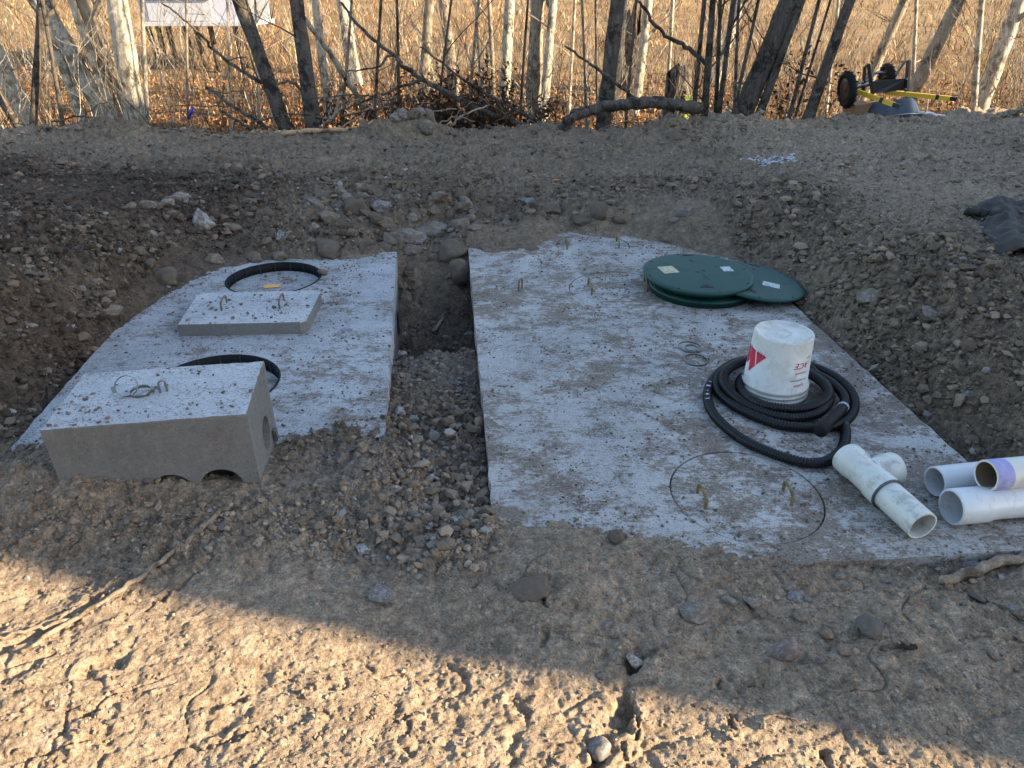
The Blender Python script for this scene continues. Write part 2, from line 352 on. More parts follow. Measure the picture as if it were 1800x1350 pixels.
# cracks, ruts and ridges pressed into the soil: (polyline, half width, depth)
CH = [(pxl('1128,1138 1112,1170 1095,1200 1100,1240 1075,1275 1050,1310 1035,1350'), .022, .06), (pxl('1110,1230 1128,1265 1108,1305 1085,1325'), .006, .03),
      (pxl('905,1040 940,1050 965,1075'), .008, .035), (pxl('1150,1090 1170,1130 1135,1150'), .01, .03),
      (pxl('470,878 330,960 200,1040 60,1120 -40,1160'), .016, .03), (pxl('350,1010 300,1045 250,1080'), .008, .022), (pxl('560,880 440,930 330,985'), .014, .02), (pxl('300,880 180,930 40,985'), .014, .018), (pxl('640,905 520,950 430,985'), .012, .015),
      (pxl('780,1165 815,1175 828,1200 800,1215 740,1235 700,1260'), .010, .028), (pxl('715,1275 700,1310 730,1320'), .012, .025), (pxl('90,1340 110,1270 125,1200'), .006, .02), (pxl('270,1330 300,1310 390,1300 470,1270'), .007, .022), (pxl('440,1350 460,1320 500,1290'), .008, .02), (pxl('0,1200 50,1180 90,1150'), .012, .02),
      (pxl('1270,1195 1280,1235 1290,1275'), .010, .03), (pxl('1445,1320 1452,1345'), .012, .03), (pxl('1060,1150 1120,1170'), .012, .025), (pxl('160,1180 200,1165 230,1140'), .02, .03), (pxl('890,1330 905,1290 925,1255 905,1225'), .016, .025), (pxl('360,1240 420,1225'), .012, .022), (pxl('1000,1120 960,1100 955,1130'), .010, .03),
      (pxl('1530,405 1580,425 1620,450 1660,480 1720,515 1790,520', .3), .032, .13)]
def ground(x, y, fine=True):
    x = np.atleast_1d(np.asarray(x, float)); y = np.atleast_1d(np.asarray(y, float))
    b = rbf(x, y); d = np.hypot(x, y)
    # pit between the two tanks
    xl = -.815 + .121 * (4.85 - y); xr = -.35 + .0855 * (5.362 - y); wob = .05 * pn(x * 5, y * 5, 3)
    lat = sst(xl - .12, xl - .04, x) * (1 - sst(xr + .04, xr + .12, x))
    pit = sst(3.5, 3.66, y + wob) * (1 - sst(4.45, 5.05, y + wob * 2))
    b = b - .29 * pit * lat
    # roughness zones
    fore = 1 - sst(1.55, 1.95, y + .12 * pn(x * 2, y * 2, 8))
    pad = sst(5.9, 6.6, y)
    r = 1.05 - .93 * fore - .30 * pad - .42 * sst(1.9, 2.7, x) * (1 - pad) * sst(2.6, 3.6, y)
    r = r * (.75 + .5 * (pn(x * 1.1, y * 1.1, 21) + .35)); r = np.clip(r, .06, 1.15)
    rut = pxr = seg_dist(x, y, pxl('0,900 250,880 470,870')); r = r * (1 - .55 * np.exp(-(rut / .28) ** 2))
    onR = locR(x, y); onL = locL(x, y)
    inR = sst(-.02, .06, onR[0]) * (1 - sst(RW - .06, RW + .02, onR[0])) * sst(-.02, .06, onR[1]) * (1 - sst(RL - .2, RL + .02, onR[1]))
    inL = sst(-.02, .06, onL[0]) * (1 - sst(LW - .06, LW + .02, onL[0])) * sst(-.02, .06, onL[1]) * (1 - sst(LL - .8, LL - .3, onL[1]))
    soft = 1 - .75 * np.maximum(inR, inL)
    r = r * soft
    # berm and dumped heaps along the edge of the pad
    e = edgeD(x); t = y - e
    b = b + (.02 + .10 * np.clip(pn(x * .9, y * .5, 31) + .2, 0, 1)) * np.exp(-(t / .35) ** 2)
    for hx, hy, hr, hh in HEAPS: b = b + hh * np.exp(-(((x - hx) / hr) ** 2 + ((y - hy) / (hr * .6)) ** 2))
    edge = np.exp(-(t / .6) ** 2); r = np.maximum(r, edge * 1.0)
    for hx, hy, hr, hh in HEAPS: r = np.maximum(r, 1.25 * np.exp(-(((x - hx) / (hr * 1.2)) ** 2 + ((y - hy) / hr) ** 2)))
    z = b + soft * .028 * fbm(x * 1.3, y * 1.3, 3, 12)
    if fine:
        for s, pr, am, sd in ((.22, .30, .26, 1), (.11, .45, .42, 2), (.055, .6, .78, 3), (.028, .65, 1.0, 4), (.014, .7, .95, 6)):
            xx = x + .55 * s * pn(x / s * 1.9, y / s * 1.9, 50 + sd); yy = y + .55 * s * pn(x / s * 1.9 + 9, y / s * 1.9, 51 + sd)
            z = z + lumps(xx / s, yy / s, sd, pr) * s * am * np.clip(r, 0, 1)
        # fine grain, streaks of dragged soil on the pad, pock marks in the trodden foreground
        z = z + (.0022 + .013 * r) * fbm(x * 20, y * 20, 5, 60, .7) * (.5 + .5 * soft)
        z = z + .012 * r * np.abs(fbm(x * 9, y * 9, 4, 65, .6))
        z = z + pad * (.035 * fbm(x * 1.3, y * 6, 4, 70, .62) + .02 * fbm(x * 6, y * 13, 4, 75, .65) + .08 * np.clip(fbm(x * .8, y * 2.4, 4, 77, .6) - .1, 0, 1) + .022 * np.abs(fbm(x * 3, y * 7, 4, 83, .65)))
        z = z - .028 * (1 - fore) * soft * np.clip(.3 + 1.5 * pn(x * 1.3, y * 1.3, 79), 0, 1) * np.exp(-(pn(x * 2.3 + .35 * pn(x * 7, y * 7, 81), y * (2.3 + 2.2 * pad), 78) / .05) ** 2)
        for c_, q_ in (RING1, RING2): z = z - .15 * (1 - sst(q_, q_ + .08, np.hypot(x - c_.x, y - c_.y))) * (y > 2.75)
        pk = np.clip(fbm(x * 9, y * 9, 3, 80, .6) - .32, 0, 1); lo = np.clip(fbm(x * 2.2, y * 2.2, 2, 85) + .15, 0, 1)
        z = z - fore * pk * .022 * (.3 + lo) + fore * (.012 * fbm(x * 2.5, y * 2.5, 3, 90) + np.clip(fbm(x * 18, y * 18, 3, 95, .6) - .38, 0, 1) * .024 * (lo + .1))
        # flat scales: the trodden crust breaks into plates
        q = np.abs(pn(x * 3.1 + .5 * pn(x * 6, y * 6, 99), y * 3.1, 97)); z = z - fore * .012 * np.exp(-(q / .02) ** 2) * np.clip(lo * 1.6, 0, 1)
        # pressed track prints: rows of shallow pads
        uu = x * .94 + y * .34 + .035 * pn(x * 5, y * 5, 141); vv = -x * .34 + y * .94 + .03 * pn(x * 5 + 3, y * 5, 142); tm = fore * np.clip(.5 + 1.4 * pn(x * 1.1, y * 1.1, 143), 0, 1)
        g1 = np.abs(uu / .17 - np.round(uu / .17)) * .17; g2 = np.abs(vv / .10 - np.round(vv / .10)) * .10
        z = z - tm * .011 * np.maximum(np.exp(-(g1 / .012) ** 2), np.exp(-(g2 / .009) ** 2)) * np.clip(.5 + 1.2 * pn(x * 8, y * 8, 144), 0, 1)
        for P, hw, dp in CH:
            P_ = np.array(P); k = (x > P_[:, 0].min() - .2) & (x < P_[:, 0].max() + .2) & (y > P_[:, 1].min() - .2) & (y < P_[:, 1].max() + .2)
            if k.any():
                dd = seg_dist(x[k] + .02 * fbm(x[k] * 22, y[k] * 22, 3, 44), y[k] + .02 * fbm(x[k] * 22 + 7, y[k] * 22, 3, 45), P)
                vr = np.clip(.55 + .9 * pn(x[k] * 11, y[k] * 11, 46), .05, 1.2); z[k] = z[k] - .75 * dp * vr * (1 - sst(hw * .25, hw * 1.4, dd)) + dp * .2 * vr * np.exp(-((dd - hw * 2.2) / hw) ** 2)
    # fall away to the field beyond the pad
    k = sst(.1, 1.5, t); z = z * (1 - k) + (-.75) * k
    return z, r, fore, pad
HEAPS = []
for px, py, z, r_, h_ in ((740, 234, .12, .30, .26), (690, 238, .12, .30, .16), (640, 240, .12, .3, .10), (1180, 236, .12, .40, .24), (1110, 243, .12, .3, .12), (90, 242, .15, .6, .10), (200, 242, .15, .4, .10), (1290, 230, .12, .5, .07)):
    p = at(px, py, z); HEAPS.append((p.x, p.y, r_, h_))
def gz(x, y): return float(ground([x], [y], False)[0][0])
def on_ground(px, py):
    z = 0.0
    for _ in range(14): p = at(px, py, z); z = .5 * z + .5 * gz(p.x, p.y)
    return at(px, py, z)

def soil_state(x, y, z, fore, pad):
    # how moist each patch of soil is, and where stone chips lie
    gx = np.exp(-((x + .45) / .42) ** 2) * sst(1.5, 2.1, y) * (1 - sst(3.5, 3.7, y))
    moist = .55 - .47 * fore + .16 * fbm(x * 1.2, y * 1.2, 3, 33) - .13 * pad - .42 * (1 - sst(2.0, 2.6, y)) * (1 - fore)
    moist = moist - .34 * sst(1.9, 3.0, x) * sst(3.0, 4.2, y) + .36 * (1 - sst(-2.3, -1.5, x)) * (1 - fore) * (1 - sst(5.0, 7.6, y)) * sst(2.2, 2.8, y) + .15 * np.exp(-((y - 5.6) / .5) ** 2) * (x < .2) + .2 * (1 - sst(-.35, -.2, z))
    return np.clip(moist, 0, 1), np.clip(gx * (.5 + .7 * pn(x * 3, y * 3, 34)), 0, 1)

def build_ground():
    pyv = np.concatenate([np.linspace(1480, 300, 780), np.linspace(298.4, 212, 110)])
    v = (pyv - 675) / FPX; Dv = (.0 + CAM_H) * (CT - v * ST) / (ST + v * CT); Dv = np.concatenate([[-2.5, -1.2, -.3], Dv, [11.6, 13]])
    uc = np.linspace(-.78, .78, 690); side = .78 + (np.linspace(0, 1, 40)[1:] ** 2) * 2.2
    U = np.concatenate([-side[::-1], uc, side])
    dep = np.maximum(Dv, .45) * CT + CAM_H * ST
    X = dep[:, None] * U[None, :]; Y = np.repeat(Dv[:, None], len(U), 1)
    z, r, fore, pad = ground(X.ravel(), Y.ravel()); x = X.ravel(); y = Y.ravel()
    moist, gx = soil_state(x, y, z, fore, pad)
    n0, n1 = X.shape; I = np.arange(n0 * n1).reshape(n0, n1)
    F = np.stack([I[:-1, :-1], I[:-1, 1:], I[1:, 1:], I[1:, :-1]], -1).reshape(-1, 4)
    me = np_mesh('ground', np.stack([x, y, z], 1), F, True, dict(moist=moist, gravel=gx))
    o = addobj('ground', me, M['soil']); o['kind'] = 'structure'
build_ground()

# field beyond and around
def build_field():
    m = mat('field_floor', rough=.95, spec=.1); g = NG(m); v = g.coord()
    c = g.ramp(g.noise(v, 1.1, 8, .75), [(.34, (.06, .032, .016)), (.46, (.17, .09, .04)), (.56, (.28, .18, .085)), (.66, (.12, .07, .035))])
    c = g.mix(c, g.ramp(g.noise(v, .07, 5, .6), [(.4, (.22, .145, .075)), (.6, (.40, .30, .165))]), .45)
    c = g.mix(c, (.10, .06, .03), g.ramp(g.noise(v, 9, 6, .8), [(.50, G1), (.68, (.8, .8, .8))])); g.col(c); g.bump(g.noise(v, 6, 8, .8), 1, .2)
    rr = np.concatenate([np.linspace(0, 9, 8), np.geomspace(9.6, 700, 150)]); aa = np.linspace(0, 2 * np.pi, 220, endpoint=False)
    X = rr[:, None] * np.sin(aa)[None]; Y = rr[:, None] * np.cos(aa)[None]; x = X.ravel(); y = Y.ravel()
    z = fieldz(x, y); z = np.where(np.hypot(x, y) < 9.5, -.9, z)
    z = z + .12 * fbm(x * .9, y * .9, 3, 41) * sst(9, 14, np.hypot(x, y))
    n0, n1 = X.shape; I = np.arange(n0 * n1).reshape(n0, n1); J = np.roll(I, -1, 1)
    F = np.stack([I[:-1], J[:-1], J[1:], I[1:]], -1).reshape(-1, 4)
    o = addobj('field', np_mesh('field', np.stack([x, y, z], 1), F[:, ::-1]), m); o['kind'] = 'structure'
build_field()

# ------------------------------------------------------------------ house whose shade lies over the site (off to the right)
def build_house():
    a = Vector((SUN_AZ.x, SUN_AZ.y, 0)).normalized(); b = Vector((-a.y, a.x, 0))
    def H(s, t, z): return a * s + b * t + Vector((0, 0, z))
    t0, t1 = 1.29, 11.6; s0, s1 = 10.6, 18.4; sm = 14.5; zb, ze, zr = -.9, 5.6, 9.3
    root = thing('house', 'grey sided two storey house right of the view, casting the shade', 'house', H(sm, 6.5, zb))
    V = [H(s0, t0, zb), H(s1, t0, zb), H(s1, t1, zb), H(s0, t1, zb), H(s0, t0, ze), H(s1, t0, ze), H(s1, t1, ze), H(s0, t1, ze), H(sm, t0, zr - .15), H(sm, t1, zr - .15)]
    data_obj('wall', (V, [(0, 1, 5, 8, 4), (1, 2, 6, 5), (2, 3, 7, 9, 6), (3, 0, 4, 7)]), M['siding'], root, False)
    rf = []
    for s, q in ((s0 - .3, -1), (s1 + .3, 1)):
        e = [H(s, t0, ze - .25), H(s, t1, ze - .25), H(sm, t1, zr), H(sm, t0, zr)]
        rf.append((e + [p + Vector((0, 0, -.12)) for p in e], [(0, 1, 2, 3), (7, 6, 5, 4), (0, 4, 5, 1), (1, 5, 6, 2), (2, 6, 7, 3), (3, 7, 4, 0)]))
    data_obj('roof', join_data(rf), M['roof'], root, False)
    for t in (3, 5.6, 8.2, 10.2):
        for z in (1.6, 4.1):
            V = [H(s0 - .03, t - .45, z - .6), H(s0 - .03, t + .45, z - .6), H(s0 - .03, t + .45, z + .6), H(s0 - .03, t - .45, z + .6)]
            V += [p + a * .06 for p in V]; data_obj('window', (V, [(3, 2, 1, 0), (4, 5, 6, 7), (0, 1, 5, 4), (1, 2, 6, 5), (2, 3, 7, 6), (3, 0, 4, 7)]), M['glass'], root, False)
build_house()
def build_sky_blocker():  # unseen building, added behind the camera to cut sky light on front faces
    root = thing('sky_blocker', 'unseen building added behind the camera to block sky light', 'sky_blocker', (-1, -7.5, -.9)); V = [Vector(p) for p in ((-8, -4.2, -.9), (5, -4.2, -.9), (5, -11, -.9), (-8, -11, -.9), (-8, -4.2, 4.2), (5, -4.2, 4.2), (5, -11, 4.2), (-8, -11, 4.2), (-8, -7.6, 6.2), (5, -7.6, 6.2))]
    data_obj('wall', (V, [(0, 1, 5, 4), (1, 2, 6, 9, 5), (2, 3, 7, 6), (3, 0, 4, 8, 7)]), M['siding'], root, False)
    e = [Vector(p) for p in ((-8.3, -3.8, 4.0), (5.3, -3.8, 4.0), (5.3, -7.6, 6.3), (-8.3, -7.6, 6.3), (5.3, -11.4, 4.0), (-8.3, -11.4, 4.0))]
    data_obj('roof', (e, [(0, 1, 2, 3), (3, 2, 4, 5)]), M['roof'], root, False).modifiers.new('s', 'SOLIDIFY').thickness = .12
    for x in (-6, -2.5, 1.5):
        bm = bmesh.new(); boxbm(bm, Vector((x, -4.19, 1.1)), (1.1, .06, 1.2)); from_bm('window', bm, M['glass'], root)
build_sky_blocker()

# ------------------------------------------------------------------ tanks
def circ(c, r, n=64, z=0): return [Vector((c.x + r * math.cos(2 * math.pi * i / n), c.y + r * math.sin(2 * math.pi * i / n), z)) for i in range(n)]
def slab_with_holes(corners, holes, z0, z1):
    """prism with vertical walled circular holes: outer corners at z1 down to z0"""
    bm = bmesh.new(); eds = []; loops = []
    def loop(P):
        vv = [bm.verts.new((p.x, p.y, z1)) for p in P]; loops.append(vv)
        for i in range(len(vv)): eds.append(bm.edges.new((vv[i], vv[(i + 1) % len(vv)])))
    loop(corners)
    for c, r, dep in holes: loop(circ(c, r))
    bmesh.ops.triangle_fill(bm, use_beauty=True, edges=eds, normal=(0, 0, 1))
    # walls
    for i, vv in enumerate(loops):
        zz = z0 if i == 0 else z1 - holes[i - 1][2]
        lo = [bm.verts.new((q.co.x, q.co.y, zz)) for q in vv]
        for k in range(len(vv)): bm.faces.new((vv[k], vv[(k + 1) % len(vv)], lo[(k + 1) % len(vv)], lo[k]))
        bm.faces.new(lo)
    return bm
def chipped(P, n=40, amp=.004):
    """outline with small chips along the edge"""
    out = []
    for a, b in zip(P, P[1:] + P[:1]):
        d = b - a; nrm = Vector((d.y, -d.x, 0)).normalized()
        for i in range(n):
            t = i / n; q = a + d * t
            if i: q = q + nrm * rnd.choice((0, 0, 1, -1)) * rnd.random() * amp
            out.append(q)
    return out
def rebar_loop(A, B, h, r=.006, mt='brass', parent=None, name='lifting_loop'):
    m = (A + B) / 2; up = Vector((0, 0, h)); L = (B - A)
    pts = spline([A - Vector((0, 0, .02)), A + up * .6, A + up * .92 + L * .12, m + up, B + up * .92 - L * .12, B + up * .6, B - Vector((0, 0, .02))], 4)
    return data_obj(name, tube_data(pts, r, 7), M[mt], parent)

def build_right_tank():
    root = thing('concrete_tank', 'large rectangular concrete tank top smeared with brown soil, right of the trench', 'tank', sR(RW / 2, RL / 2, -.15))
    lids = [(Vector((.587, 5.0, 0)), .265), (Vector((.662, 4.136, 0)), .31), (Vector((.859, 2.09, 0)), .275)]
    C = chipped([sR(0, 0), sR(0, RL), sR(RW, RL), sR(RW, 0)], 60, .005)
    from_bm('slab', slab_with_holes(C, [(c, r, .05) for c, r in lids], -.14, 0), M['slabR'], root)
    bm = bmesh.new(); C2 = [sR(.012, .012), sR(.012, RL - .012), sR(RW - .012, RL - .012), sR(RW - .012, .012)]
    V = [p + Vector((0, 0, -.143)) for p in C2] + [p + Vector((0, 0, -1.4)) for p in C2]
    data_obj('tank_body', (V, [(0, 1, 2, 3), (7, 6, 5, 4), (0, 4, 5, 1), (1, 5, 6, 2), (2, 6, 7, 3), (3, 7, 4, 0)]), M['cside_shaded'], root, False)
    HL = [((997, 438), (995, 426), (1088, 436), (1084, 424)), ((1040, 518), (1034, 500), (1137, 512), (1133, 494)), ((1240, 893), (1226, 866), (1391, 888), (1377, 861))]
    for (c, r), hd in zip(lids, HL):
        lid = data_obj('access_lid', xf(lathe_data([(.001, -.002), (r - .008, -.002), (r - .0045, -.005), (r - .0045, -.06)], 64), Matrix.Translation(c)), M['slabR'], root, False)
        if c.y > 3: sc = .045
        else: sc = .045
        rebar_loop(at(*hd[0]), at(*hd[1]), sc, .0065, 'brass', lid); rebar_loop(at(*hd[2]), at(*hd[3]), sc, .0065, 'brass', lid)
    p = at(912, 512); rebar_loop(p, p + Vector((.02, .05, 0)), .07, .006, 'rust', root, 'lifting_hook')
    p = at(935, 437); data_obj('plug', xf(lathe_data([(.001, .012), (.03, .012), (.034, .004), (.05, .004), (.055, -.002)], 24), Matrix.Translation(p)), M['rock_clod'], root)
build_right_tank()

def build_left_tank():
    root = thing('concrete_tank', 'smaller pale bluish concrete tank top with two black rings, left of the trench', 'tank', sL(LW / 2, LL / 2, -.15))
    C = chipped([sL(0, 0), sL(LW, 0), sL(LW, LL), sL(0, LL)], 50, .005)
    from_bm('slab', slab_with_holes(C, [(RING1[0], RING1[1], .07), (RING2[0], RING2[1], .07)], -.13, 0), M['slabL'], root)
    # tank body with an outlet knockout low in the trench-side wall
    C2 = [sL(.004, .012), sL(LW - .012, .012), sL(LW - .012, LL - .012), sL(.004, LL - .012)]
    V = [p + Vector((0, 0, -.133)) for p in C2] + [p + Vector((0, 0, -1.4)) for p in C2]
    body = data_obj('tank_body', (V, [(0, 1, 2, 3), (7, 6, 5, 4), (0, 4, 5, 1), (1, 5, 6, 2), (2, 6, 7, 3), (3, 7, 4, 0)]), M['cside_shaded'], root, False)
    q = sL(-.001, .62, -.27); rot = Matrix((( -Lex.x, Ley.x, 0), (-Lex.y, Ley.y, 0), (0, 0, 1)))
    d = lathe_data([(.001, 0), (.062, 0), (.070, .004), (.078, 0)], 28)
    Mx = Matrix.Translation(q) @ Matrix(((0, Ley.x, -Lex.x, 0), (0, Ley.y, -Lex.y, 0), (1, 0, 0, 0), (0, 0, 0, 1)))
    data_obj('outlet_knockout', xf(d, Mx), M['black'], body)
    for i, (c, r) in enumerate((RING1, RING2)):
        ring = data_obj('riser_ring', xf(lathe_data([(r - .001, -.072), (r - .001, .003), (r - .010, .003), (r - .010, -.072)], 72, True), Matrix.Translation(c)), M['rubber'], root)
        for k in range(18):
            a = 2 * math.pi * k / 18 + .1; bm = bmesh.new()
            boxbm(bm, c + Vector((math.cos(a) * (r - .0125), math.sin(a) * (r - .0125), -.028)), (.006, .006, .05), Matrix.Rotation(a, 3, 'Z'))
            from_bm('rib', bm, M['greend'], ring)
        fl = data_obj('ring_floor', xf(lathe_data([(.001, -.058), (r - .0125, -.058)], 48), Matrix.Translation(c)), M['slabL'], root, False)
        if i == 0:
            bm = bmesh.new(); boxbm(bm, at(478, 503, -.055) , (.10, .055, .003), Matrix.Rotation(.15, 3, 'Z')); from_bm('label_plate', bm, M['orange'], fl)
build_left_tank()

# ------------------------------------------------------------------ distribution box and square cover on the left tank
def build_dbox():
    z1 = .35; NL = at(72, 755, z1); NR = at(430, 728, z1); FR = at(467, 634, z1); FL = at(146, 656, z1)
    ux = ((NR - NL) + (FR - FL)).normalized(); uy = Vector((-ux.y, ux.x, 0)); c = (NL + NR + FR + FL) / 4; W = .655; D = .405; Hh = .346
    root = thing('distribution_box', 'pale concrete distribution box with round pipe holes standing on the left tank', 'concrete box', (c.x, c.y, .003))
    def Q(a, b, z): return c.xy.to_3d() + ux * a + uy * b + Vector((0, 0, z))
    bm = bmesh.new()
    # walls as panels with circular openings: built in their own plane, then placed
    def panel(P0, U, Vv, w, h, holes, thick, nrm):
        b = bmesh.new(); eds = []; loops = []
        def loop(L):
            vv = [b.verts.new(p) for p in L]; loops.append(vv)
            for i in range(len(vv)): eds.append(b.edges.new((vv[i], vv[(i + 1) % len(vv)])))
        n = 12; out = [(w * i / n, 0) for i in range(n)] + [(w, h * i / n) for i in range(n)] + [(w - w * i / n, h) for i in range(n)] + [(0, h - h * i / n) for i in range(n)]
        loop([P0 + U * x + Vv * y for x, y in out])
        for hx, hy, hr in holes: loop([P0 + U * (hx + hr * math.cos(2 * math.pi * k / 40)) + Vv * (hy + hr * math.sin(2 * math.pi * k / 40)) for k in range(40)])
        bmesh.ops.triangle_fill(b, use_beauty=True, edges=eds, normal=nrm)
        for vv in loops:
            lo = [b.verts.new(q.co - nrm * thick) for q in vv]
            for k in range(len(vv)): b.faces.new((vv[k], vv[(k + 1) % len(vv)], lo[(k + 1) % len(vv)], lo[k]))
        return b
    h = Hh - .06; Z = Vector((0, 0, 1))
    for nm, P0, U, w, nrm, holes in (('front_wall', Q(-W / 2, -D / 2, .003), ux, W, -uy, [(W * .54, .05, .075), (W * .80, .055, .075)]),
                                     ('end_wall', Q(W / 2, -D / 2 + .052, .003), uy, D - .104, ux, [(.175, .125, .066)]),
                                     ('rear_wall', Q(W / 2, D / 2, .003), -ux, W, uy, []), ('end_wall', Q(-W / 2, D / 2 - .052, .003), -uy, D - .104, -ux, [])):
        from_bm(nm, panel(P0, U, Z, w, h, holes, .05, nrm), M['cside_shaded'], root)
    # top: rough cast slab with worn rim
    n = 24; P = [(-W / 2, -D / 2), (W / 2, -D / 2), (W / 2, D / 2), (-W / 2, D / 2)]; pts = []
    for (a, b), (a2, b2) in zip(P, P[1:] + P[:1]):
        for i in range(n): pts.append((a + (a2 - a) * i / n + rnd.uniform(-.002, .002), b + (b2 - b) * i / n + rnd.uniform(-.002, .002)))
    b = bmesh.new(); tv = [b.verts.new(Q(x * .994, y * .99, Hh + .003 + rnd.uniform(-.0015, .001))) for x, y in pts]; mv = [b.verts.new(Q(x, y, Hh - .003 + rnd.uniform(-.003, .001))) for x, y in pts]; bv = [b.verts.new(Q(x * 1.0, y * 1.0, h + .003)) for x, y in pts]
    b.faces.new(tv); b.faces.new(list(reversed(bv)))
    for A_, B_ in ((mv, tv), (bv, mv)):
        for k in range(len(tv)): b.faces.new((A_[k], A_[(k + 1) % len(tv)], B_[(k + 1) % len(tv)], B_[k]))
    o = from_bm('top', b, M['pale'], root); o.data.materials.append(M['cside_shaded'])
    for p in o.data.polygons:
        if abs(p.normal.z) < .5: p.material_index = 1  # upright faces take the copy darkened for shade
    from_bm('shade_filler', (lambda bb: (boxbm(bb, Q(0, 0, .15), (W - .12, D - .12, .26), Matrix(((ux.x, uy.x, 0), (ux.y, uy.y, 0), (0, 0, 1)))), bb)[1])(bmesh.new()), M['black'], root)  # black block fills the hollow, standing in for shade behind the holes
    bm = bmesh.new(); boxbm(bm, Q(W / 2 + .012, .03 + D * .22, .06), (.012, .03, .05), Matrix(((ux.x, uy.x, 0), (ux.y, uy.y, 0), (0, 0, 1)))); from_bm('bracket', bm, M['steel'], root)
    A = at(282, 690, z1); rebar_loop(A, A + Vector((.02, .012, 0)), .045, .004, 'steel', root, 'lifting_hook')
    return c, ux, uy, W, D
DB = build_dbox()

def build_cover():
    z1 = .068; P = [at(311, 571, z1), at(530, 566, z1), at(565, 510, z1), at(348, 515, z1)]
    ux = (P[1] - P[0]).normalized(); c = sum(P, Vector()) / 4; root = thing('square_cover', 'square pale concrete cover with cut corners and two lifting hooks, between the rings', 'concrete cover', (c.x, c.y, .002))
    A, B, C_, D_ = P; B = B + (B - A) * .04; ex = (B - A).normalized(); ey = (D_ - A).normalized(); k = .035
    O = [A, B - ex * k, B + ey * k, C_ - ey * k, C_ - ex * k, D_ + ex * k, D_ - ey * k]; O = chipped(O, 8, .002)
    b = bmesh.new(); cc = sum(O, Vector()) / len(O)
    t = [b.verts.new((cc + (p - cc) * .992).xy.to_3d() + Vector((0, 0, z1))) for p in O]; m_ = [b.verts.new(p.xy.to_3d() + Vector((0, 0, z1 - .006))) for p in O]
    O2 = [cc + (p - cc) * 1.0 for p in O]; lo = [b.verts.new(p.xy.to_3d() + Vector((0, 0, .002))) for p in O2]
    b.faces.new(t); b.faces.new(list(reversed(lo)))
    for X_, Y_ in ((m_, t), (lo, m_)):
        for i in range(len(t)): b.faces.new((X_[i], X_[(i + 1) % len(t)], Y_[(i + 1) % len(t)], Y_[i]))
    o = from_bm('slab', b, M['pale'], root); o.data.materials.append(M['cside_shaded'])
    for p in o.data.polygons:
        if abs(p.normal.z) < .4: p.material_index = 1  # cover edges use the concrete with shade in its colour
    for a, b_ in (((390, 546), (399, 532)), ((492, 543), (499, 528))): rebar_loop(at(*a, z1), at(*b_, z1), .05, .0055, 'rust', root, 'lifting_hook')
build_cover()

# ------------------------------------------------------------------ green riser lids
def build_lid(label, c, r, tilt, az, thick, spin, stick):
    root = thing('riser_lid', label, 'lid', c, 'green riser lids')
    Mx = Matrix.Translation(c) @ Matrix.Rotation(az, 4, 'Z') @ Matrix.Rotation(tilt, 4, 'X') @ Matrix.Rotation(-az + spin, 4, 'Z')
    data_obj('disc', xf(lathe_data([(.001, 0), (r - .03, 0), (r - .008, -.002), (r, -.008), (r - .002, -.016), (r - .012, -.02), (r - .014, -thick), (.001, -thick)], 72), Mx), M['green'], root)
    for k in range(8):
        a = 2 * math.pi * k / 8 + .2; data_obj('screw_hole', xf(lathe_data([(.001, .0012), (.008, .0012), (.009, -.004)], 12), Mx @ Matrix.Translation((math.cos(a) * (r - .025), math.sin(a) * (r - .025), 0))), M['black'], root)
    for y in (0, .19): data_obj('centre_hole', xf(lathe_data([(.001, .0012), (.010, .0012), (.011, -.004)], 12), Mx @ Matrix.Translation((0, y, 0))), M['black'], root)
    bm = bmesh.new(); boxbm(bm, Vector((0, -r + .10, 0)), (.075, .022, .003)); boxbm(bm, Vector((0, -r + .115, .0006)), (.03, .04, .003)); bm.transform(Mx); from_bm('handle_slot', bm, M['black'], root)
    bm = bmesh.new(); boxbm(bm, Vector((0, r - .045, 0)), (.07, .014, .003)); bm.transform(Mx); from_bm('handle_slot', bm, M['black'], root)
    for x, y, sx, sy, mt, rt in stick:
        bm = bmesh.new(); boxbm(bm, Vector((x, y, .0004)), (sx, sy, .0015), Matrix.Rotation(rt, 3, 'Z')); bm.transform(Mx); from_bm('sticker', bm, M[mt], root)
c0 = at(1221, 497, .05)
build_lid('green round plastic lid at the bottom of the stack, its rim peeking out below', Vector((1.163, 4.13, .05)), .325, R_(.5), 0, .048, .4, [])
build_lid('green round plastic lid on top of the stack, two worn stickers on its face', at(1227, 478, .118), .332, R_(1.8), 0.5, .03, .0, [(-.175, .03, .10, .11, 'sticker', .25), (.19, .055, .062, .075, 'stickw', .1)])
build_lid('green round plastic lid slid out from the stack and tilted down to the right', at(1322, 490, .083), .318, R_(7), R_(-100) + 3.1416, .022, -.35, [(.115, -.03, .10, .075, 'stickw', .0)])

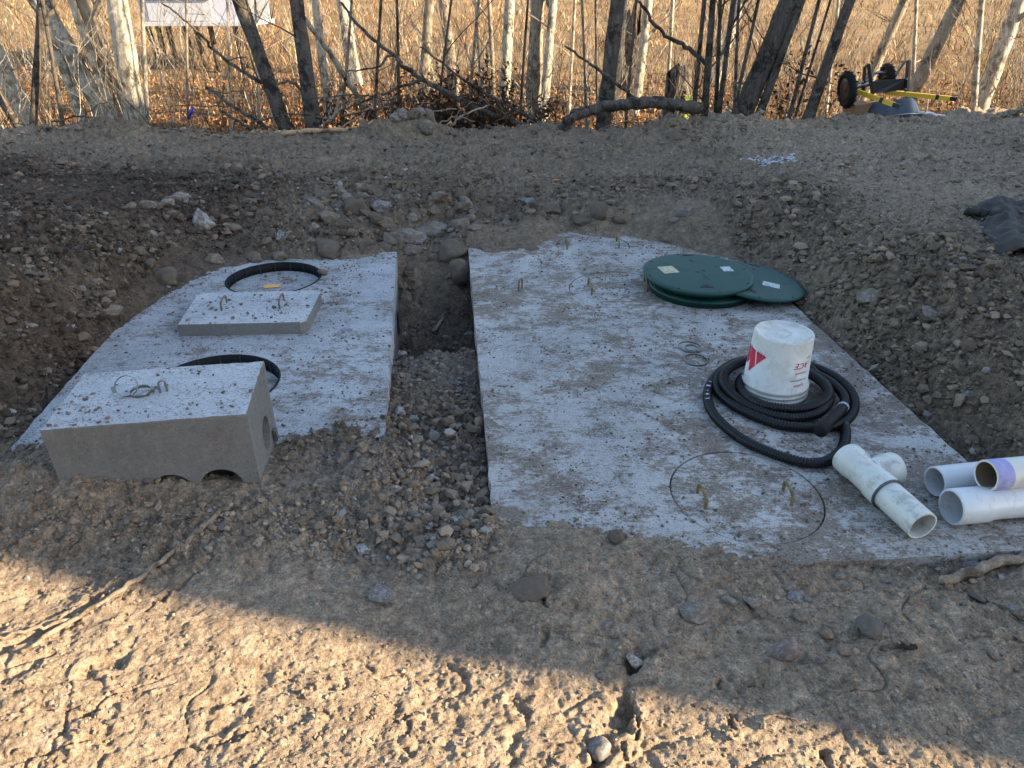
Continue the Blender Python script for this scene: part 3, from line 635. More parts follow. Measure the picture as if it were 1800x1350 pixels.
# ------------------------------------------------------------------ bucket, hose, clamps
def text_mesh(s, size, mirror=False):
    cu = bpy.data.curves.new('t', 'FONT'); cu.body = s; cu.size = size; cu.align_x = 'CENTER'; cu.resolution_u = 3
    o = bpy.data.objects.new('t', cu); link(o); bpy.context.view_layer.update()
    me = bpy.data.meshes.new_from_object(o.evaluated_get(bpy.context.evaluated_depsgraph_get())); bpy.data.objects.remove(o); bpy.data.curves.remove(cu)
    bm = bmesh.new(); bm.from_mesh(me); bpy.data.meshes.remove(me); bmesh.ops.triangulate(bm, faces=bm.faces); return bm
def build_bucket():
    c = Vector((1.196, 2.842, .003)); Hh = .305; r0, r1 = .141, .126
    root = thing('bucket', 'white plastic bucket turned upside down inside the coiled hose, red print on it', 'bucket', c)
    def rad(z): return r0 + (r1 - r0) * z / Hh
    prof = [(.001, Hh - .008), (.028, Hh - .008), (.031, Hh - .005), (.034, Hh - .008), (r1 - .012, Hh - .008), (r1 - .009, Hh), (r1 - .002, Hh), (r1, Hh - .006), (rad(.075), .075), (rad(.07) + .0095, .0735), (rad(.07) + .0105, .060), (rad(.05) + .003, .056), (rad(.05) + .003, .048), (rad(.04) + .011, .046), (rad(.04) + .011, .041), (rad(.03) + .003, .038), (rad(.03) + .003, .028), (rad(.02) + .011, .026), (rad(.02) + .011, .020), (rad(.01) + .004, .017), (rad(0) + .006, .0), (rad(0) - .004, .0), (rad(.2) - .006, Hh - .02), (.001, Hh - .02)]
    body = data_obj('body', xf(lathe_data(prof, 64), Matrix.Translation(c)), M['bucket'], root)
    for p in body.data.polygons: p.use_smooth = True
    # facing angle: towards the camera
    fa = math.atan2(-c.y, -c.x)
    def wrap(bm, name, mt, off=.0012):
        for v in bm.verts:
            th, z = v.co.x, v.co.y; r = rad(z) + off; a = fa + th; v.co = c + Vector((r * math.cos(a), r * math.sin(a), z))
        return from_bm(name, bm, M[mt], body)
    # crop pixel -> (angle, height)
    def cp(x, y):
        for it in range(6):
            if it == 0: z = .2
            t = (z - .0) / Hh; xc = 648 + (738 - 648) * t; Rp = 276 - 30 * t; ph = math.asin(max(-.99, min(.99, (x - xc) / Rp))); 
            yaxis = 700 + (200 - 700) * t; z = Hh * (700 - (y - Rp * .43 * math.cos(ph))) / 500
        return ph, z
    def poly(name, P, mt):
        bm = bmesh.new(); Q = []
        for a, b in zip(P, P[1:] + P[:1]):
            for i in range(5): Q.append((a[0] + (b[0] - a[0]) * i / 5, a[1] + (b[1] - a[1]) * i / 5))
        bm.faces.new([bm.verts.new((*cp(*q), 0)) for q in Q]); bmesh.ops.triangulate(bm, faces=bm.faces); wrap(bm, name, mt)
    poly('printed_logo', [(531, 398), (617, 433), (527, 503)], 'red')
    poly('printed_logo', [(483, 362), (519, 386), (516, 512), (457, 562)], 'red')
    poly('printed_logo', [(459, 318), (471, 345), (474, 415), (463, 468), (446, 488), (431, 484), (440, 420)], 'red')
    def txt(s, size, x, y, mt, name='printed_text', shear=.15):
        bm = text_mesh(s, size); ph, z = cp(x, y)
        for v in bm.verts:   # upside down lettering, size in metres turned into angle
            v.co = Vector((ph - (v.co.x + v.co.y * shear) / rad(z), z - v.co.y, 0))
        wrap(bm, name, mt)
    txt('The helpful place.', .030, 478, 352, 'ink')
    txt('ACE', .040, 905, 425, 'red', shear=.25); txt('Hardware', .016, 893, 500, 'red'); txt('paint', .014, 945, 365, 'ink'); txt("The helpful place", .013, 880, 560, 'ink'); txt('5 gallon', .018, 880, 600, 'red')
    # folded wire handle lying along the rim
    pts = [c + Vector(((rad(.04) + .016) * math.cos(fa + a), (rad(.04) + .016) * math.sin(fa + a), .052 - .03 * math.sin((a + .9) * 1.4))) for a in np.linspace(-1.0, .35, 16)]
    data_obj('wire_handle', tube_data(pts, .0022, 6), M['steel'], root)
build_bucket()

def build_hose():
    def c5(x, y, z): return at(1220 + x * .2148, 540 + y * .2148, z)
    T = [(1235, 965, .024), (1238, 1080, .024), (1190, 1190, .024), (1080, 1262, .024), (930, 1275, .024), (760, 1235, .024), (580, 1170, .024), (410, 1090, .024), (270, 990, .024), (165, 880, .024), (112, 760, .024), (128, 640, .024), (210, 530, .026), (330, 455, .035), (480, 425, .04), (700, 420, .04), (930, 470, .035), (1110, 545, .03), (1240, 640, .026), (1308, 750, .024), (1300, 860, .024), (1220, 940, .026), (1080, 985, .024), (900, 985, .024), (700, 960, .024), (500, 890, .024), (320, 800, .024), (205, 700, .026), (190, 600, .036), (260, 510, .06), (420, 440, .075), (680, 420, .075), (900, 470, .065), (1010, 560, .05), (1090, 650, .045), (1110, 750, .05), (1040, 850, .045), (930, 895, .035), (760, 905, .03), (600, 870, .03), (430, 800, .035), (310, 710, .05), (240, 610, .07), (270, 520, .09), (390, 450, .10), (620, 430, .10), (860, 500, .085), (1000, 580, .08), (1080, 650, .08), (1100, 720, .075), (1020, 790, .06), (880, 830, .05), (700, 825, .05), (540, 790, .05), (420, 730, .045), (370, 640, .05), (420, 560, .06), (640, 500, .06), (900, 520, .055), (1080, 590, .05), (1200, 690, .048), (1235, 770, .05), (1205, 840, .055), (1140, 905, .06), (1050, 1000, .064)]
    pts = spline([c5(*t) for t in T], 26)
    # resample evenly, one ring pair per corrugation
    acc = [0]; 
    for a, b in zip(pts, pts[1:]): acc.append(acc[-1] + (b - a).length)
    step = .0042; N = int(acc[-1] / step); j = 0; P = []; Rr = []
    for i in range(N):
        s = i * step
        while acc[j + 1] < s: j += 1
        t = (s - acc[j]) / max(1e-9, acc[j + 1] - acc[j]); P.append(pts[j].lerp(pts[j + 1], t)); k = i % 3
        smoothband = (int(s / 1.9) != int((s + .06) / 1.9)) or s < .03
        Rr.append(.021 if smoothband else (.0216 if k < 2 else .0172))
    root = thing('corrugated_hose', 'coiled black corrugated drain hose lying around the upturned bucket', 'hose', c5(650, 800, .003))
    data_obj('hose_body', tube_data(P, Rr, 12), M['hose'], root)
    e = P[-1]; d = (P[-1] - P[-12]).normalized()
    data_obj('end_coupling', tube_data([e - d * .03, e - d * .028, e + d * .03, e + d * .034], [.024, .026, .026, .023], 16), M['rubber'], root)
    for q, w_ in ((len(P) - 60, .0275),):
        d = (P[q + 2] - P[q - 2]).normalized(); data_obj('white_band', tube_data([P[q] - d * .003, P[q] + d * .003], [w_ - .0035, w_ - .0035], 18), M['whitepaint'], root)
    # pale paint letters and marks on the outer loop
    for i, s in enumerate((.98, 1.02, 1.05, 1.10, 1.14)):
        q = int(s / step); d = (P[q + 3] - P[q - 3]).normalized(); up = Vector((-.25, -.55, .8)).normalized(); up = (up - d * up.dot(d)).normalized(); bm = bmesh.new()
        x = d.cross(up); boxbm(bm, P[q] + up * .0225, (.004 + .006 * (i % 2), .018 - .006 * (i % 3), .002), Matrix((d, x, up)).transposed()); from_bm('paint_mark', bm, M['whitepaint'], root)
build_hose()

def clamp(label, c, r, h, tilt, az, screw=0.0, group='hose clamps'):
    root = thing('hose_clamp', label, 'hose clamp', c, group); Mx = Matrix.Translation(c) @ Matrix.Rotation(az, 4, 'Z') @ Matrix.Rotation(tilt, 4, 'X')
    data_obj('band', xf(lathe_data([(r, 0), (r + .0015, 0), (r + .0015, h), (r, h)], 40, True), Mx), M['steel'], root)
    bm = bmesh.new(); boxbm(bm, Vector((math.cos(screw) * (r + .006), math.sin(screw) * (r + .006), h / 2)), (.012, .022, h * 1.1), Matrix.Rotation(screw, 3, 'Z')); bm.transform(Mx); from_bm('screw_housing', bm, M['steel'], root)
clamp('large thin steel hose clamp ring, the farther one lying left of the hose', at(1212, 611, .003), .056, .011, R_(2), 0, -.9)
clamp('small steel hose clamp lying inside a larger clamp ring', at(1215, 613, .004), .032, .011, R_(3), 0, -.8)
clamp('thin steel hose clamp ring nearest the black hose, lying alone', at(1223, 634, .003), .056, .011, R_(4), .2, .1)
zt = .353
clamp('steel hose clamp standing up on the concrete distribution box', at(226, 690, zt) + Vector((0, 0, .026)), .036, .016, R_(58), .35, 3.3)
clamp('steel hose clamp lying flat on the concrete distribution box', at(248, 690, zt + .002), .034, .012, R_(3), .0, .3)

# ------------------------------------------------------------------ PVC
def pipe_data(A, B, ro, ri, n=40, steps=()):
    """hollow pipe from A to B; steps = [(distance, outer radius)] along it"""
    d = (B - A); L = d.length; prof = []
    prof.append((ri, 0)); prof.append((ro if not steps else steps[0][1], 0))
    for s, r in steps: prof.append((r, s))
    prof += [(ro, L), (ri, L)]
    q = d.to_track_quat('Z', 'Y'); return xf(lathe_data(prof, n, True), Matrix.Translation(A) @ q.to_matrix().to_4x4())
def shade_auto(o, ang=40):
    bm = bmesh.new(); bm.from_mesh(o.data)
    for e in bm.edges:
        if len(e.link_faces) == 2 and e.calc_face_angle(0) > R_(ang): e.smooth = False
    bm.to_mesh(o.data); bm.free(); return o
def build_tee():
    r = .0535; N = at(1622, 925, r + .002); F = at(1488, 803, r + .010); d = (F - N).normalized(); L = (F - N).length; root = thing('pvc_tee', 'dirty white PVC tee fitting with a short pipe, lying on the right tank', 'pipe fitting', (N + F) / 2 - Vector((0, 0, r)))
    J = N + d * (L * .62); side = Vector((d.y, -d.x, 0)); rb = r + .006
    m = J - d * .075
    shade_auto(data_obj('pipe', pipe_data(N, m + d * .02, r, r - .006), M['pvc_cream'], root))
    q = lambda D: D.to_track_quat('Z', 'Y').to_matrix().to_4x4()
    shade_auto(data_obj('gasket', xf(lathe_data([(r + .0005, 0), (rb + .0035, 0), (rb + .0035, .006), (r + .0005, .006)], 40, True), Matrix.Translation(m - d * .006) @ q(d)), M['gasket'], root))
    run = (F - m).length
    prof = [(rb - .007, 0), (rb + .002, 0), (rb + .002, .055), (rb - .003, .060), (rb - .003, run - .065), (rb + .002, run - .058), (rb + .002, run - .004), (rb, run), (rb - .007, run)]
    shade_auto(data_obj('tee_body', xf(lathe_data(prof, 44, True), Matrix.Translation(m) @ q(d)), M['pvc_cream'], root))
    K = m + d * (run * .50); bl = .125
    prof = [(rb - .006, 0.02), (rb - .004, .02), (rb - .004, .062), (rb + .002, .070), (rb + .002, bl - .004), (rb, bl), (rb - .007, bl), (rb - .007, .03)]
    shade_auto(data_obj('branch_hub', xf(lathe_data(prof, 44), Matrix.Translation(K) @ q((side + d * .05 + Vector((0, 0, .02))).normalized())), M['pvc_cream'], root))
build_tee()
def build_pipes():
    d = Vector((.986, .165, 0)).normalized()
    A = at(1643, 846, .0585); root = thing('pvc_pipe', 'white PVC pipe at the back of the pile of three, plain cut end', 'pipe', A - Vector((0, 0, .0565)), 'pvc pipes piled at the slab edge')
    shade_auto(data_obj('tube', pipe_data(A, A + d * 1.5, .0545, .0475), M['pvc'], root))
    C_ = at(1672, 891, .066); d2 = Vector((.992, .125, 0)).normalized(); root = thing('pvc_pipe', 'white PVC pipe in front of the pile, its wide bell end open to the left', 'pipe', C_ - Vector((0, 0, .064)), 'pvc pipes piled at the slab edge')
    q = d2.to_track_quat('Z', 'Y').to_matrix().to_4x4()
    prof = [(.055, 0), (.062, 0), (.063, .004), (.063, .115), (.056, .14), (.055, 1.5), (.048, 1.5), (.048, .12), (.0555, .105)]
    shade_auto(data_obj('tube', xf(lathe_data(prof, 44, True), Matrix.Translation(C_) @ q), M['pvc'], root))
    B = at(1733, 836, .158); d3 = Vector((.989, .145, 0)).normalized(); root = thing('pvc_pipe', 'stained PVC pipe lying on top of two others, brown inside with a purple band', 'pipe', B - Vector((0, 0, .055)), 'pvc pipes piled at the slab edge')
    t = shade_auto(data_obj('tube', pipe_data(B, B + d3 * 1.4, .0545, .0478), M['pvc_old'], root))
    q = d3.to_track_quat('Z', 'Y').to_matrix().to_4x4()
    data_obj('purple_band', xf(lathe_data([(.0546, .001), (.0551, .002), (.0551, .062), (.0546, .064)], 44), Matrix.Translation(B) @ q), M['purple'], t)
    data_obj('stained_inside', xf(lathe_data([(.0474, .002), (.0474, 1.3)], 44), Matrix.Translation(B) @ q), M['pvc_in'], t)
build_pipes()

# ------------------------------------------------------------------ stones
def rock_mesh(i, seed):
    bm = bmesh.new(); bmesh.ops.create_icosphere(bm, subdivisions=3, radius=1); r = random.Random(seed)
    from mathutils import noise
    off = Vector((r.uniform(-50, 50), r.uniform(-50, 50), r.uniform(-50, 50)))
    kind = i % 3; planes = [(Vector((r.gauss(0, 1), r.gauss(0, 1), r.gauss(0, 1))).normalized(), r.uniform(.42, .85)) for _ in range((13, 8, 10)[kind])]
    for v in bm.verts:
        p = v.co.copy()
        for n, d in planes:
            k = p.dot(n) - d
            if k > 0: p -= n * k * (.95 if kind == 0 else .75)
        p *= 1 + (.14, .16, .26)[kind] * noise.noise(v.co * 1.4 + off) + (.09, .075, .20)[kind] * noise.noise(v.co * 4 + off) + (.045, .03, .11)[kind] * noise.noise(v.co * 9 + off)
        v.co = p
    bmesh.ops.recalc_face_normals(bm, faces=bm.faces); me = bpy.data.meshes.new('rock'); bm.to_mesh(me); bm.free(); smooth(me, kind != 0); return me
RM = [rock_mesh(i, 100 + i) for i in range(18)]
RMC = {}
def rock(name, p, sx, sy, sz, mt, label, cat, group=None, idx=None, tilt=.3, sink=.25, yaw=None):
    i = rnd.randrange(18) if idx is None else idx
    if (i, mt) not in RMC:
        me = RM[i].copy(); me.materials.clear(); me.materials.append(M[mt]); RMC[(i, mt)] = me
    o = bpy.data.objects.new(name, RMC[(i, mt)]); link(o); o.scale = (sx, sy, sz)
    o.rotation_euler = (rnd.uniform(-tilt, tilt), rnd.uniform(-tilt, tilt), rnd.uniform(0, 6.28) if yaw is None else yaw)
    o.location = p + Vector((0, 0, sz * (1 - 2 * sink))); return tag(o, label, cat, group)
A_ = (0, 3, 6, 9, 12, 15); B_ = (1, 4, 7, 10, 13, 16); C_ = (2, 5, 8, 11, 14, 17)      # angular, rounded, crumbly
SEEN = {}
CN = dict(rock_brown='brown', rock_tan='tan', rock_grey='grey', rock_blue='blue-grey', rock_pale='pale', rock_dark='dark', rock_red='reddish', rock_clod='earth-caked')
def lab(mt, k, w, noun, where):
    return ('tiny' if w < 11 else 'small' if w < 16 else 'mid-sized' if w < 24 else 'large' if w < 36 else 'very large') + ' ' + CN[mt] + dict(a=' angular ', b=' rounded ', c=' crumbly ')[k] + noun + ' ' + where
def R1(px, py, w, h, mt, label, kind='a', cat='rock', name='rock', group=None, tilt=.35, sink=.34, z=None, yaw=None):
    p = on_ground(px, py + h * .3) if z is None else at(px, py + h * .3, z); m = mpp(p); s = w * m / 2 * 1.18
    idx = rnd.choice(dict(a=A_, b=B_, c=C_)[kind]); sz = max(.35 * s, min(1.1 * s, h * m / 2 * .9))
    return rock(name, p, s, s * rnd.uniform(.7, .95), sz, mt, label, cat, group, idx, tilt, sink, yaw if yaw is not None else rnd.uniform(-.4, .4))
R1(773, 345, 42, 32, 'rock_tan', 'blocky tan rock topping the rubble above the trench'); R1(672, 360, 34, 32, 'rock_blue', 'blue-grey lichened rock standing in the rubble above the trench')
R1(600, 336, 27, 26, 'rock_tan', 'pale brown rock at the upper left of the rubble'); R1(583, 380, 40, 26, 'rock_tan', 'smooth slanting tan rock in the rubble, left of the trench head')
R1(717, 411, 64, 38, 'rock_grey', 'rough grey flat rock overhanging the head of the trench', tilt=.15); R1(763, 400, 62, 34, 'rock_grey', 'broad smooth grey rock beside the corner of the right tank', 'b', tilt=.15)
R1(797, 432, 50, 52, 'rock_clod', 'big crumbly earth lump wedged at the corner of the right tank', 'c', 'earth lump', 'earth_lump'); R1(807, 470, 40, 50, 'rock_clod', 'dark earth lump hanging in the pit against the right tank', 'c', 'earth lump', 'earth_lump', z=-.12)
R1(357, 382, 50, 50, 'rock_pale', 'pale flat rock tilted on edge in the left bank', tilt=.6); R1(500, 414, 36, 34, 'rock_pale', 'whitish lumpy rock lying above the left tank', 'c', z=None)
R1(567, 478, 19, 16, 'rock_tan', 'round stone lying alone on the left tank beside the far ring', 'b', 'stone', 'stone', z=.0, sink=.05)
R1(317, 345, 40, 24, 'rock_grey', 'flat grey rock topping the left rubble'); R1(263, 358, 32, 24, 'rock_grey', 'grey rock at the left end of the rubble', 'b'); R1(193, 542, 46, 26, 'rock_tan', 'long flat tan rock lying low on the left bank'); R1(173, 493, 17, 15, 'rock_tan', 'small round pale stone on the left bank', 'b', 'stone', 'stone')
R1(297, 482, 46, 32, 'rock_clod', 'earth-caked rock at the far left corner of the left tank', 'c'); R1(180, 288, 36, 14, 'rock_pale', 'flat pale stone lying on the far left of the pad'); R1(127, 862, 28, 24, 'rock_grey', 'grey stone on the soil ridge in front of the concrete box', 'b')
R1(1535, 517, 52, 36, 'rock_grey', 'grey angular rock on the right bank beyond the lids', tilt=.2); R1(1646, 553, 50, 24, 'rock_grey', 'flat grey rock half buried in the right bank'); R1(1646, 609, 20, 20, 'rock_blue', 'blue-grey pebble on the slope right of the bucket', 'b', 'stone', 'stone'); R1(1502, 447, 30, 12, 'rock_pale', 'flat pale chip on the bank right of the lids')
R1(1202, 371, 23, 20, 'rock_blue', 'bluish stone in the soil behind the right tank', 'b', 'stone', 'stone'); R1(728, 970, 33, 29, 'rock_tan', 'round pale cobble lying in the soil between shade line and trench', 'b', 'cobble', 'cobble', sink=.15); R1(676, 957, 24, 22, 'rock_dark', 'dark round cobble left of the pale cobble', 'b', 'cobble', 'cobble')
R1(639, 963, 36, 22, 'rock_pale', 'flat whitish stone left of the dark cobble', tilt=.1); R1(676, 1040, 52, 34, 'rock_blue', 'flat bluish stone set flush in the trodden soil', tilt=.05, sink=.42)
R1(937, 1022, 80, 56, 'rock_clod', 'broken plate of hard soil lifted near the shade line', 'c', 'soil plate', 'soil_plate', tilt=.12, sink=.42); bpy.data.objects['soil_plate'].scale = (.075, .055, .018); R1(1085, 941, 30, 26, 'rock_clod', 'earth lump lying on the near corner of the right tank', 'c', 'earth lump', 'earth_lump')
R1(1118, 1157, 32, 34, 'rock_pale', 'pale stone at the head of the sunlit crack'); R1(1055, 1308, 40, 40, 'rock_blue', 'blue-grey stone low in the sunlit crack', 'b', sink=.3)
R1(1528, 1100, 48, 36, 'rock_dark', 'dark grey rounded cobble near the right edge of the shade', 'b', 'cobble', 'cobble', sink=.15, tilt=.1, yaw=-.2); R1(1382, 1133, 50, 38, 'rock_red', 'speckled reddish rock half buried near the shade line', 'b', sink=.3); R1(1388, 1032, 25, 16, 'rock_tan', 'orange-tan pebble in front of the right tank', 'b', 'stone', 'stone')
R1(1402, 1046, 32, 16, 'rock_blue', 'bluish pebble beside the orange-tan pebble', 'b', 'stone', 'stone'); R1(1327, 1055, 36, 30, 'rock_grey', 'grey half buried rock left of the bluish pebble'); R1(1226, 1070, 56, 26, 'rock_grey', 'wide grey flat rock sunk in the soil below the round lid', 'b', sink=.4); R1(1455, 1110, 26, 18, 'rock_tan', 'oval tan pebble left of the dark cobble', 'b', 'stone', 'stone')
R1(1407, 1083, 30, 12, 'rock_tan', 'thin tan stone lying flat above the reddish rock', 'b', 'stone', 'stone'); R1(1743, 1146, 25, 14, 'rock_tan', 'yellowish flat pebble at the right edge of the shade', 'a', 'stone', 'stone'); R1(1703, 992, 32, 16, 'rock_blue', 'bluish flat stone against the near edge of the right tank', 'b', 'stone', 'stone', sink=.1); R1(1780, 1068, 24, 28, 'rock_blue', 'small bluish stone at the right margin', 'a', 'stone', 'stone')
R1(769, 802, 34, 30, 'rock_tan', 'tan and white stone in the gravel trench', 'a', 'stone', 'stone'); R1(691, 855, 26, 22, 'rock_pale', 'pale stone in the soil at the mouth of the trench', 'b', 'stone', 'stone'); R1(1190, 207, 36, 22, 'rock_grey', 'grey block on the soil heap at the far edge', 'a')
GEN = [(623, 360, 46, 46, 'rock_clod', 'c'), (680, 388, 42, 30, 'rock_brown', 'a'), (725, 380, 23, 20, 'rock_grey', 'b'), (803, 390, 42, 34, 'rock_brown', 'b'), (827, 380, 24, 22, 'rock_brown', 'b'), (835, 398, 22, 18, 'rock_grey', 'a'), (765, 367, 27, 26, 'rock_brown', 'a'), (907, 382, 34, 24, 'rock_clod', 'c'), (967, 363, 46, 32, 'rock_clod', 'c'), (1053, 366, 40, 34, 'rock_clod', 'c'), (1020, 384, 38, 24, 'rock_clod', 'c'), (890, 392, 22, 18, 'rock_brown', 'a'), (927, 352, 30, 20, 'rock_blue', 'a'), (580, 434, 50, 32, 'rock_clod', 'c'), (673, 432, 34, 28, 'rock_clod', 'c'), (520, 368, 28, 20, 'rock_brown', 'b'), (307, 377, 30, 30, 'rock_brown', 'a'), (293, 355, 28, 22, 'rock_grey', 'a'), (233, 360, 20, 18, 'rock_tan', 'b'), (270, 412, 40, 12, 'rock_grey', 'a'), (263, 460, 28, 22, 'rock_clod', 'c'), (172, 432, 16, 12, 'rock_tan', 'a'), (193, 513, 22, 15, 'rock_grey', 'b'), (380, 452, 32, 26, 'rock_tan', 'c'), (450, 450, 27, 22, 'rock_brown', 'c'), (490, 447, 26, 22, 'rock_brown', 'c'), (413, 397, 30, 20, 'rock_brown', 'b'), (640, 345, 24, 22, 'rock_brown', 'a'), (700, 345, 20, 16, 'rock_grey', 'b'), (550, 350, 26, 20, 'rock_brown', 'c'), (470, 372, 30, 22, 'rock_clod', 'c'), (440, 350, 26, 20, 'rock_brown', 'b'), (745, 372, 20, 18, 'rock_brown', 'b'), (860, 372, 26, 22, 'rock_clod', 'c'), (1000, 355, 28, 20, 'rock_clod', 'c'), (1085, 385, 26, 18, 'rock_clod', 'c'), (700, 420, 30, 22, 'rock_brown', 'a'), (545, 425, 26, 18, 'rock_brown', 'c'), (620, 400, 24, 18, 'rock_clod', 'c')]
for px, py, w_, h_, mt, k in GEN: R1(px, py, w_, h_, mt, lab(mt, k, w_, 'rock', 'in the rubble ' + ('beyond the left tank' if px < 690 else 'above the trench' if px < 850 else 'beyond the right tank')), k, group='rubble rocks beyond the tanks')
for px, py, w_ in ((1187, 384, 22), (1319, 365, 17), (1319, 382, 21), (1356, 395, 17), (1567, 359, 18), (1719, 407, 17), (1350, 458, 14), (1170, 419, 19), (1400, 370, 12), (1440, 400, 12), (1600, 420, 14), (1590, 640, 16), (1690, 640, 18), (1620, 560, 16), (1740, 600, 18), (1700, 690, 20), (1560, 590, 14), (1750, 720, 18), (1790, 640, 20), (1640, 700, 14), (1500, 560, 14), (1250, 395, 14), (1285, 405, 12)):
    mt = rnd.choice(('rock_grey', 'rock_blue', 'rock_tan', 'rock_brown')); k = rnd.choice('ab')
    R1(px, py, w_, w_ * .75, mt, lab(mt, k, w_, 'stone', 'in the soil behind the lids' if py < 460 else 'on the slope right of the bucket'), k, 'stone', 'stone', 'stones on the right bank')
for px, py, w_ in ((1423, 1052, 20), (1280, 1052, 28), (1512, 1000, 16), (1475, 1012, 20), (1717, 1046, 24), (1487, 1140, 26), (1622, 1180, 16), (1733, 1108, 14), (1560, 1020, 12), (1600, 1060, 14), (1640, 1100, 12), (1340, 1080, 16), (1300, 1110, 12), (1440, 1160, 14), (1760, 1010, 14), (1680, 1015, 18), (1660, 1000, 14), (1790, 1120, 14), (1350, 1160, 12), (1180, 1110, 18), (1067, 1098, 26), (1010, 1130, 16), (844, 998, 18), (610, 1320, 14), (1500, 1290, 10), (1300, 1260, 16), (1600, 1120, 10), (1550, 1060, 12)):
    mt = rnd.choice(('rock_grey', 'rock_blue', 'rock_tan', 'rock_dark')); k = rnd.choice('ab')
    R1(px, py, w_, w_ * .7, mt, lab(mt, k, w_, 'pebble', 'in the near soil ' + ('right of the dark cobble' if px > 1540 else 'below the round lid' if px > 1150 else 'left of the sunlit crack')), k, 'stone', 'stone', 'pebbles in the near soil')
for i in range(48):      # stone chips in the trench between the tanks
    py = rnd.uniform(585, 790); px = rnd.uniform(700 - (py - 585) * .06, 828 + (py - 585) * .1); w_ = rnd.choice((9, 10, 11, 12, 14, 16, 18, 22))
    mt = rnd.choice(('rock_grey', 'rock_grey', 'rock_pale', 'rock_blue', 'rock_tan')); k = rnd.choice('aaab')
    R1(px, py, w_, w_ * .75, mt, lab(mt, k, w_, 'stone', 'in the trench gravel, ' + ('near the pit' if py < 650 else 'midway along' if py < 720 else 'toward its near end')), k, 'stone', 'stone', 'stone chips in the trench')
for i in range(34):      # packed rubble
    px = rnd.uniform(545, 900); py = rnd.uniform(338, 438)
    if px > 810 and py > 395: continue
    w_ = rnd.uniform(16, 40); mt = rnd.choice(('rock_brown', 'rock_clod', 'rock_clod', 'rock_grey')); k = rnd.choice('aacb')
    R1(px, py, w_, w_ * .75, mt, lab(mt, k, w_, 'rock', 'in the rubble ' + ('beyond the left tank' if px < 690 else 'above the trench' if px < 850 else 'beyond the right tank')), k, group='rubble rocks beyond the tanks', sink=.4, tilt=.8)
for i in range(14):
    px = rnd.gauss(725, 38); py = 232 - max(0, 1 - abs(px - 735) / 60) * rnd.uniform(0, 42); w_ = rnd.uniform(18, 38); mt = rnd.choice(('rock_clod', 'rock_clod', 'rock_grey', 'rock_brown')); k = rnd.choice('acc')
    p = atY(px, py, HEAPS[0][1] + rnd.uniform(-.3, .05)); p.z = gz(p.x, p.y) + .02; rock('earth_lump', p, w_ * mpp(p) / 2, w_ * mpp(p) / 2.3, w_ * mpp(p) / 2.6, mt, lab(mt, k, w_, 'lump', 'in the soil pile before the brush heap'), 'earth lump', 'lumps of the far soil pile', rnd.choice(dict(a=A_, c=C_)[k]), .8, .35)
for i in range(24):      # lumps along the far edge of the pad
    px = rnd.uniform(20, 1780); py = 246 - (px > 1100) * (px - 1100) * .045 + rnd.uniform(-6, 12); w_ = rnd.uniform(12, 30); mt = rnd.choice(('rock_clod', 'rock_clod', 'rock_grey', 'rock_brown')); k = rnd.choice('ac')
    R1(px, py, w_, w_ * .7, mt, lab(mt, k, w_, 'lump', 'on the far edge of the pad, ' + ('toward the left margin' if px < 450 else 'by the splintered log' if px < 700 else 'below the brush heap' if px < 980 else 'by the curved log' if px < 1240 else 'toward the wheelbarrow' if px < 1620 else 'at the right margin')), k, 'earth lump', 'earth_lump', 'lumps along the pad edge', sink=.35)
for i in range(40):      # left bank
    t = rnd.random(); px = rnd.uniform(5, 330); py = rnd.uniform(420, 700)
    if px > 330 - (py - 420) * 1.05: continue
    mt = rnd.choice(('rock_brown', 'rock_clod', 'rock_grey', 'rock_tan')); k = rnd.choice('abc'); w_ = rnd.uniform(9, 19)
    R1(px, py, w_, rnd.uniform(8, 14), mt, lab(mt, k, w_, 'stone', 'on the dark slope left of the left tank, ' + ('high up' if py < 510 else 'half way down' if py < 590 else 'low down')), k, 'stone', 'stone', 'stones on the left slope')
for i in range(28):      # near trench mouth
    px = rnd.uniform(480, 860); py = rnd.uniform(800, 960)
    mt = rnd.choice(('rock_grey', 'rock_clod', 'rock_blue', 'rock_brown')); k = rnd.choice('abc'); w_ = rnd.uniform(8, 17)
    R1(px, py, w_, rnd.uniform(8, 13), mt, lab(mt, k, w_, 'stone', 'in the loose soil before the trench, ' + ('toward the box' if px < 610 else 'toward the right tank' if px > 740 else 'in the middle')), k, 'stone', 'stone', 'stones at the trench mouth')

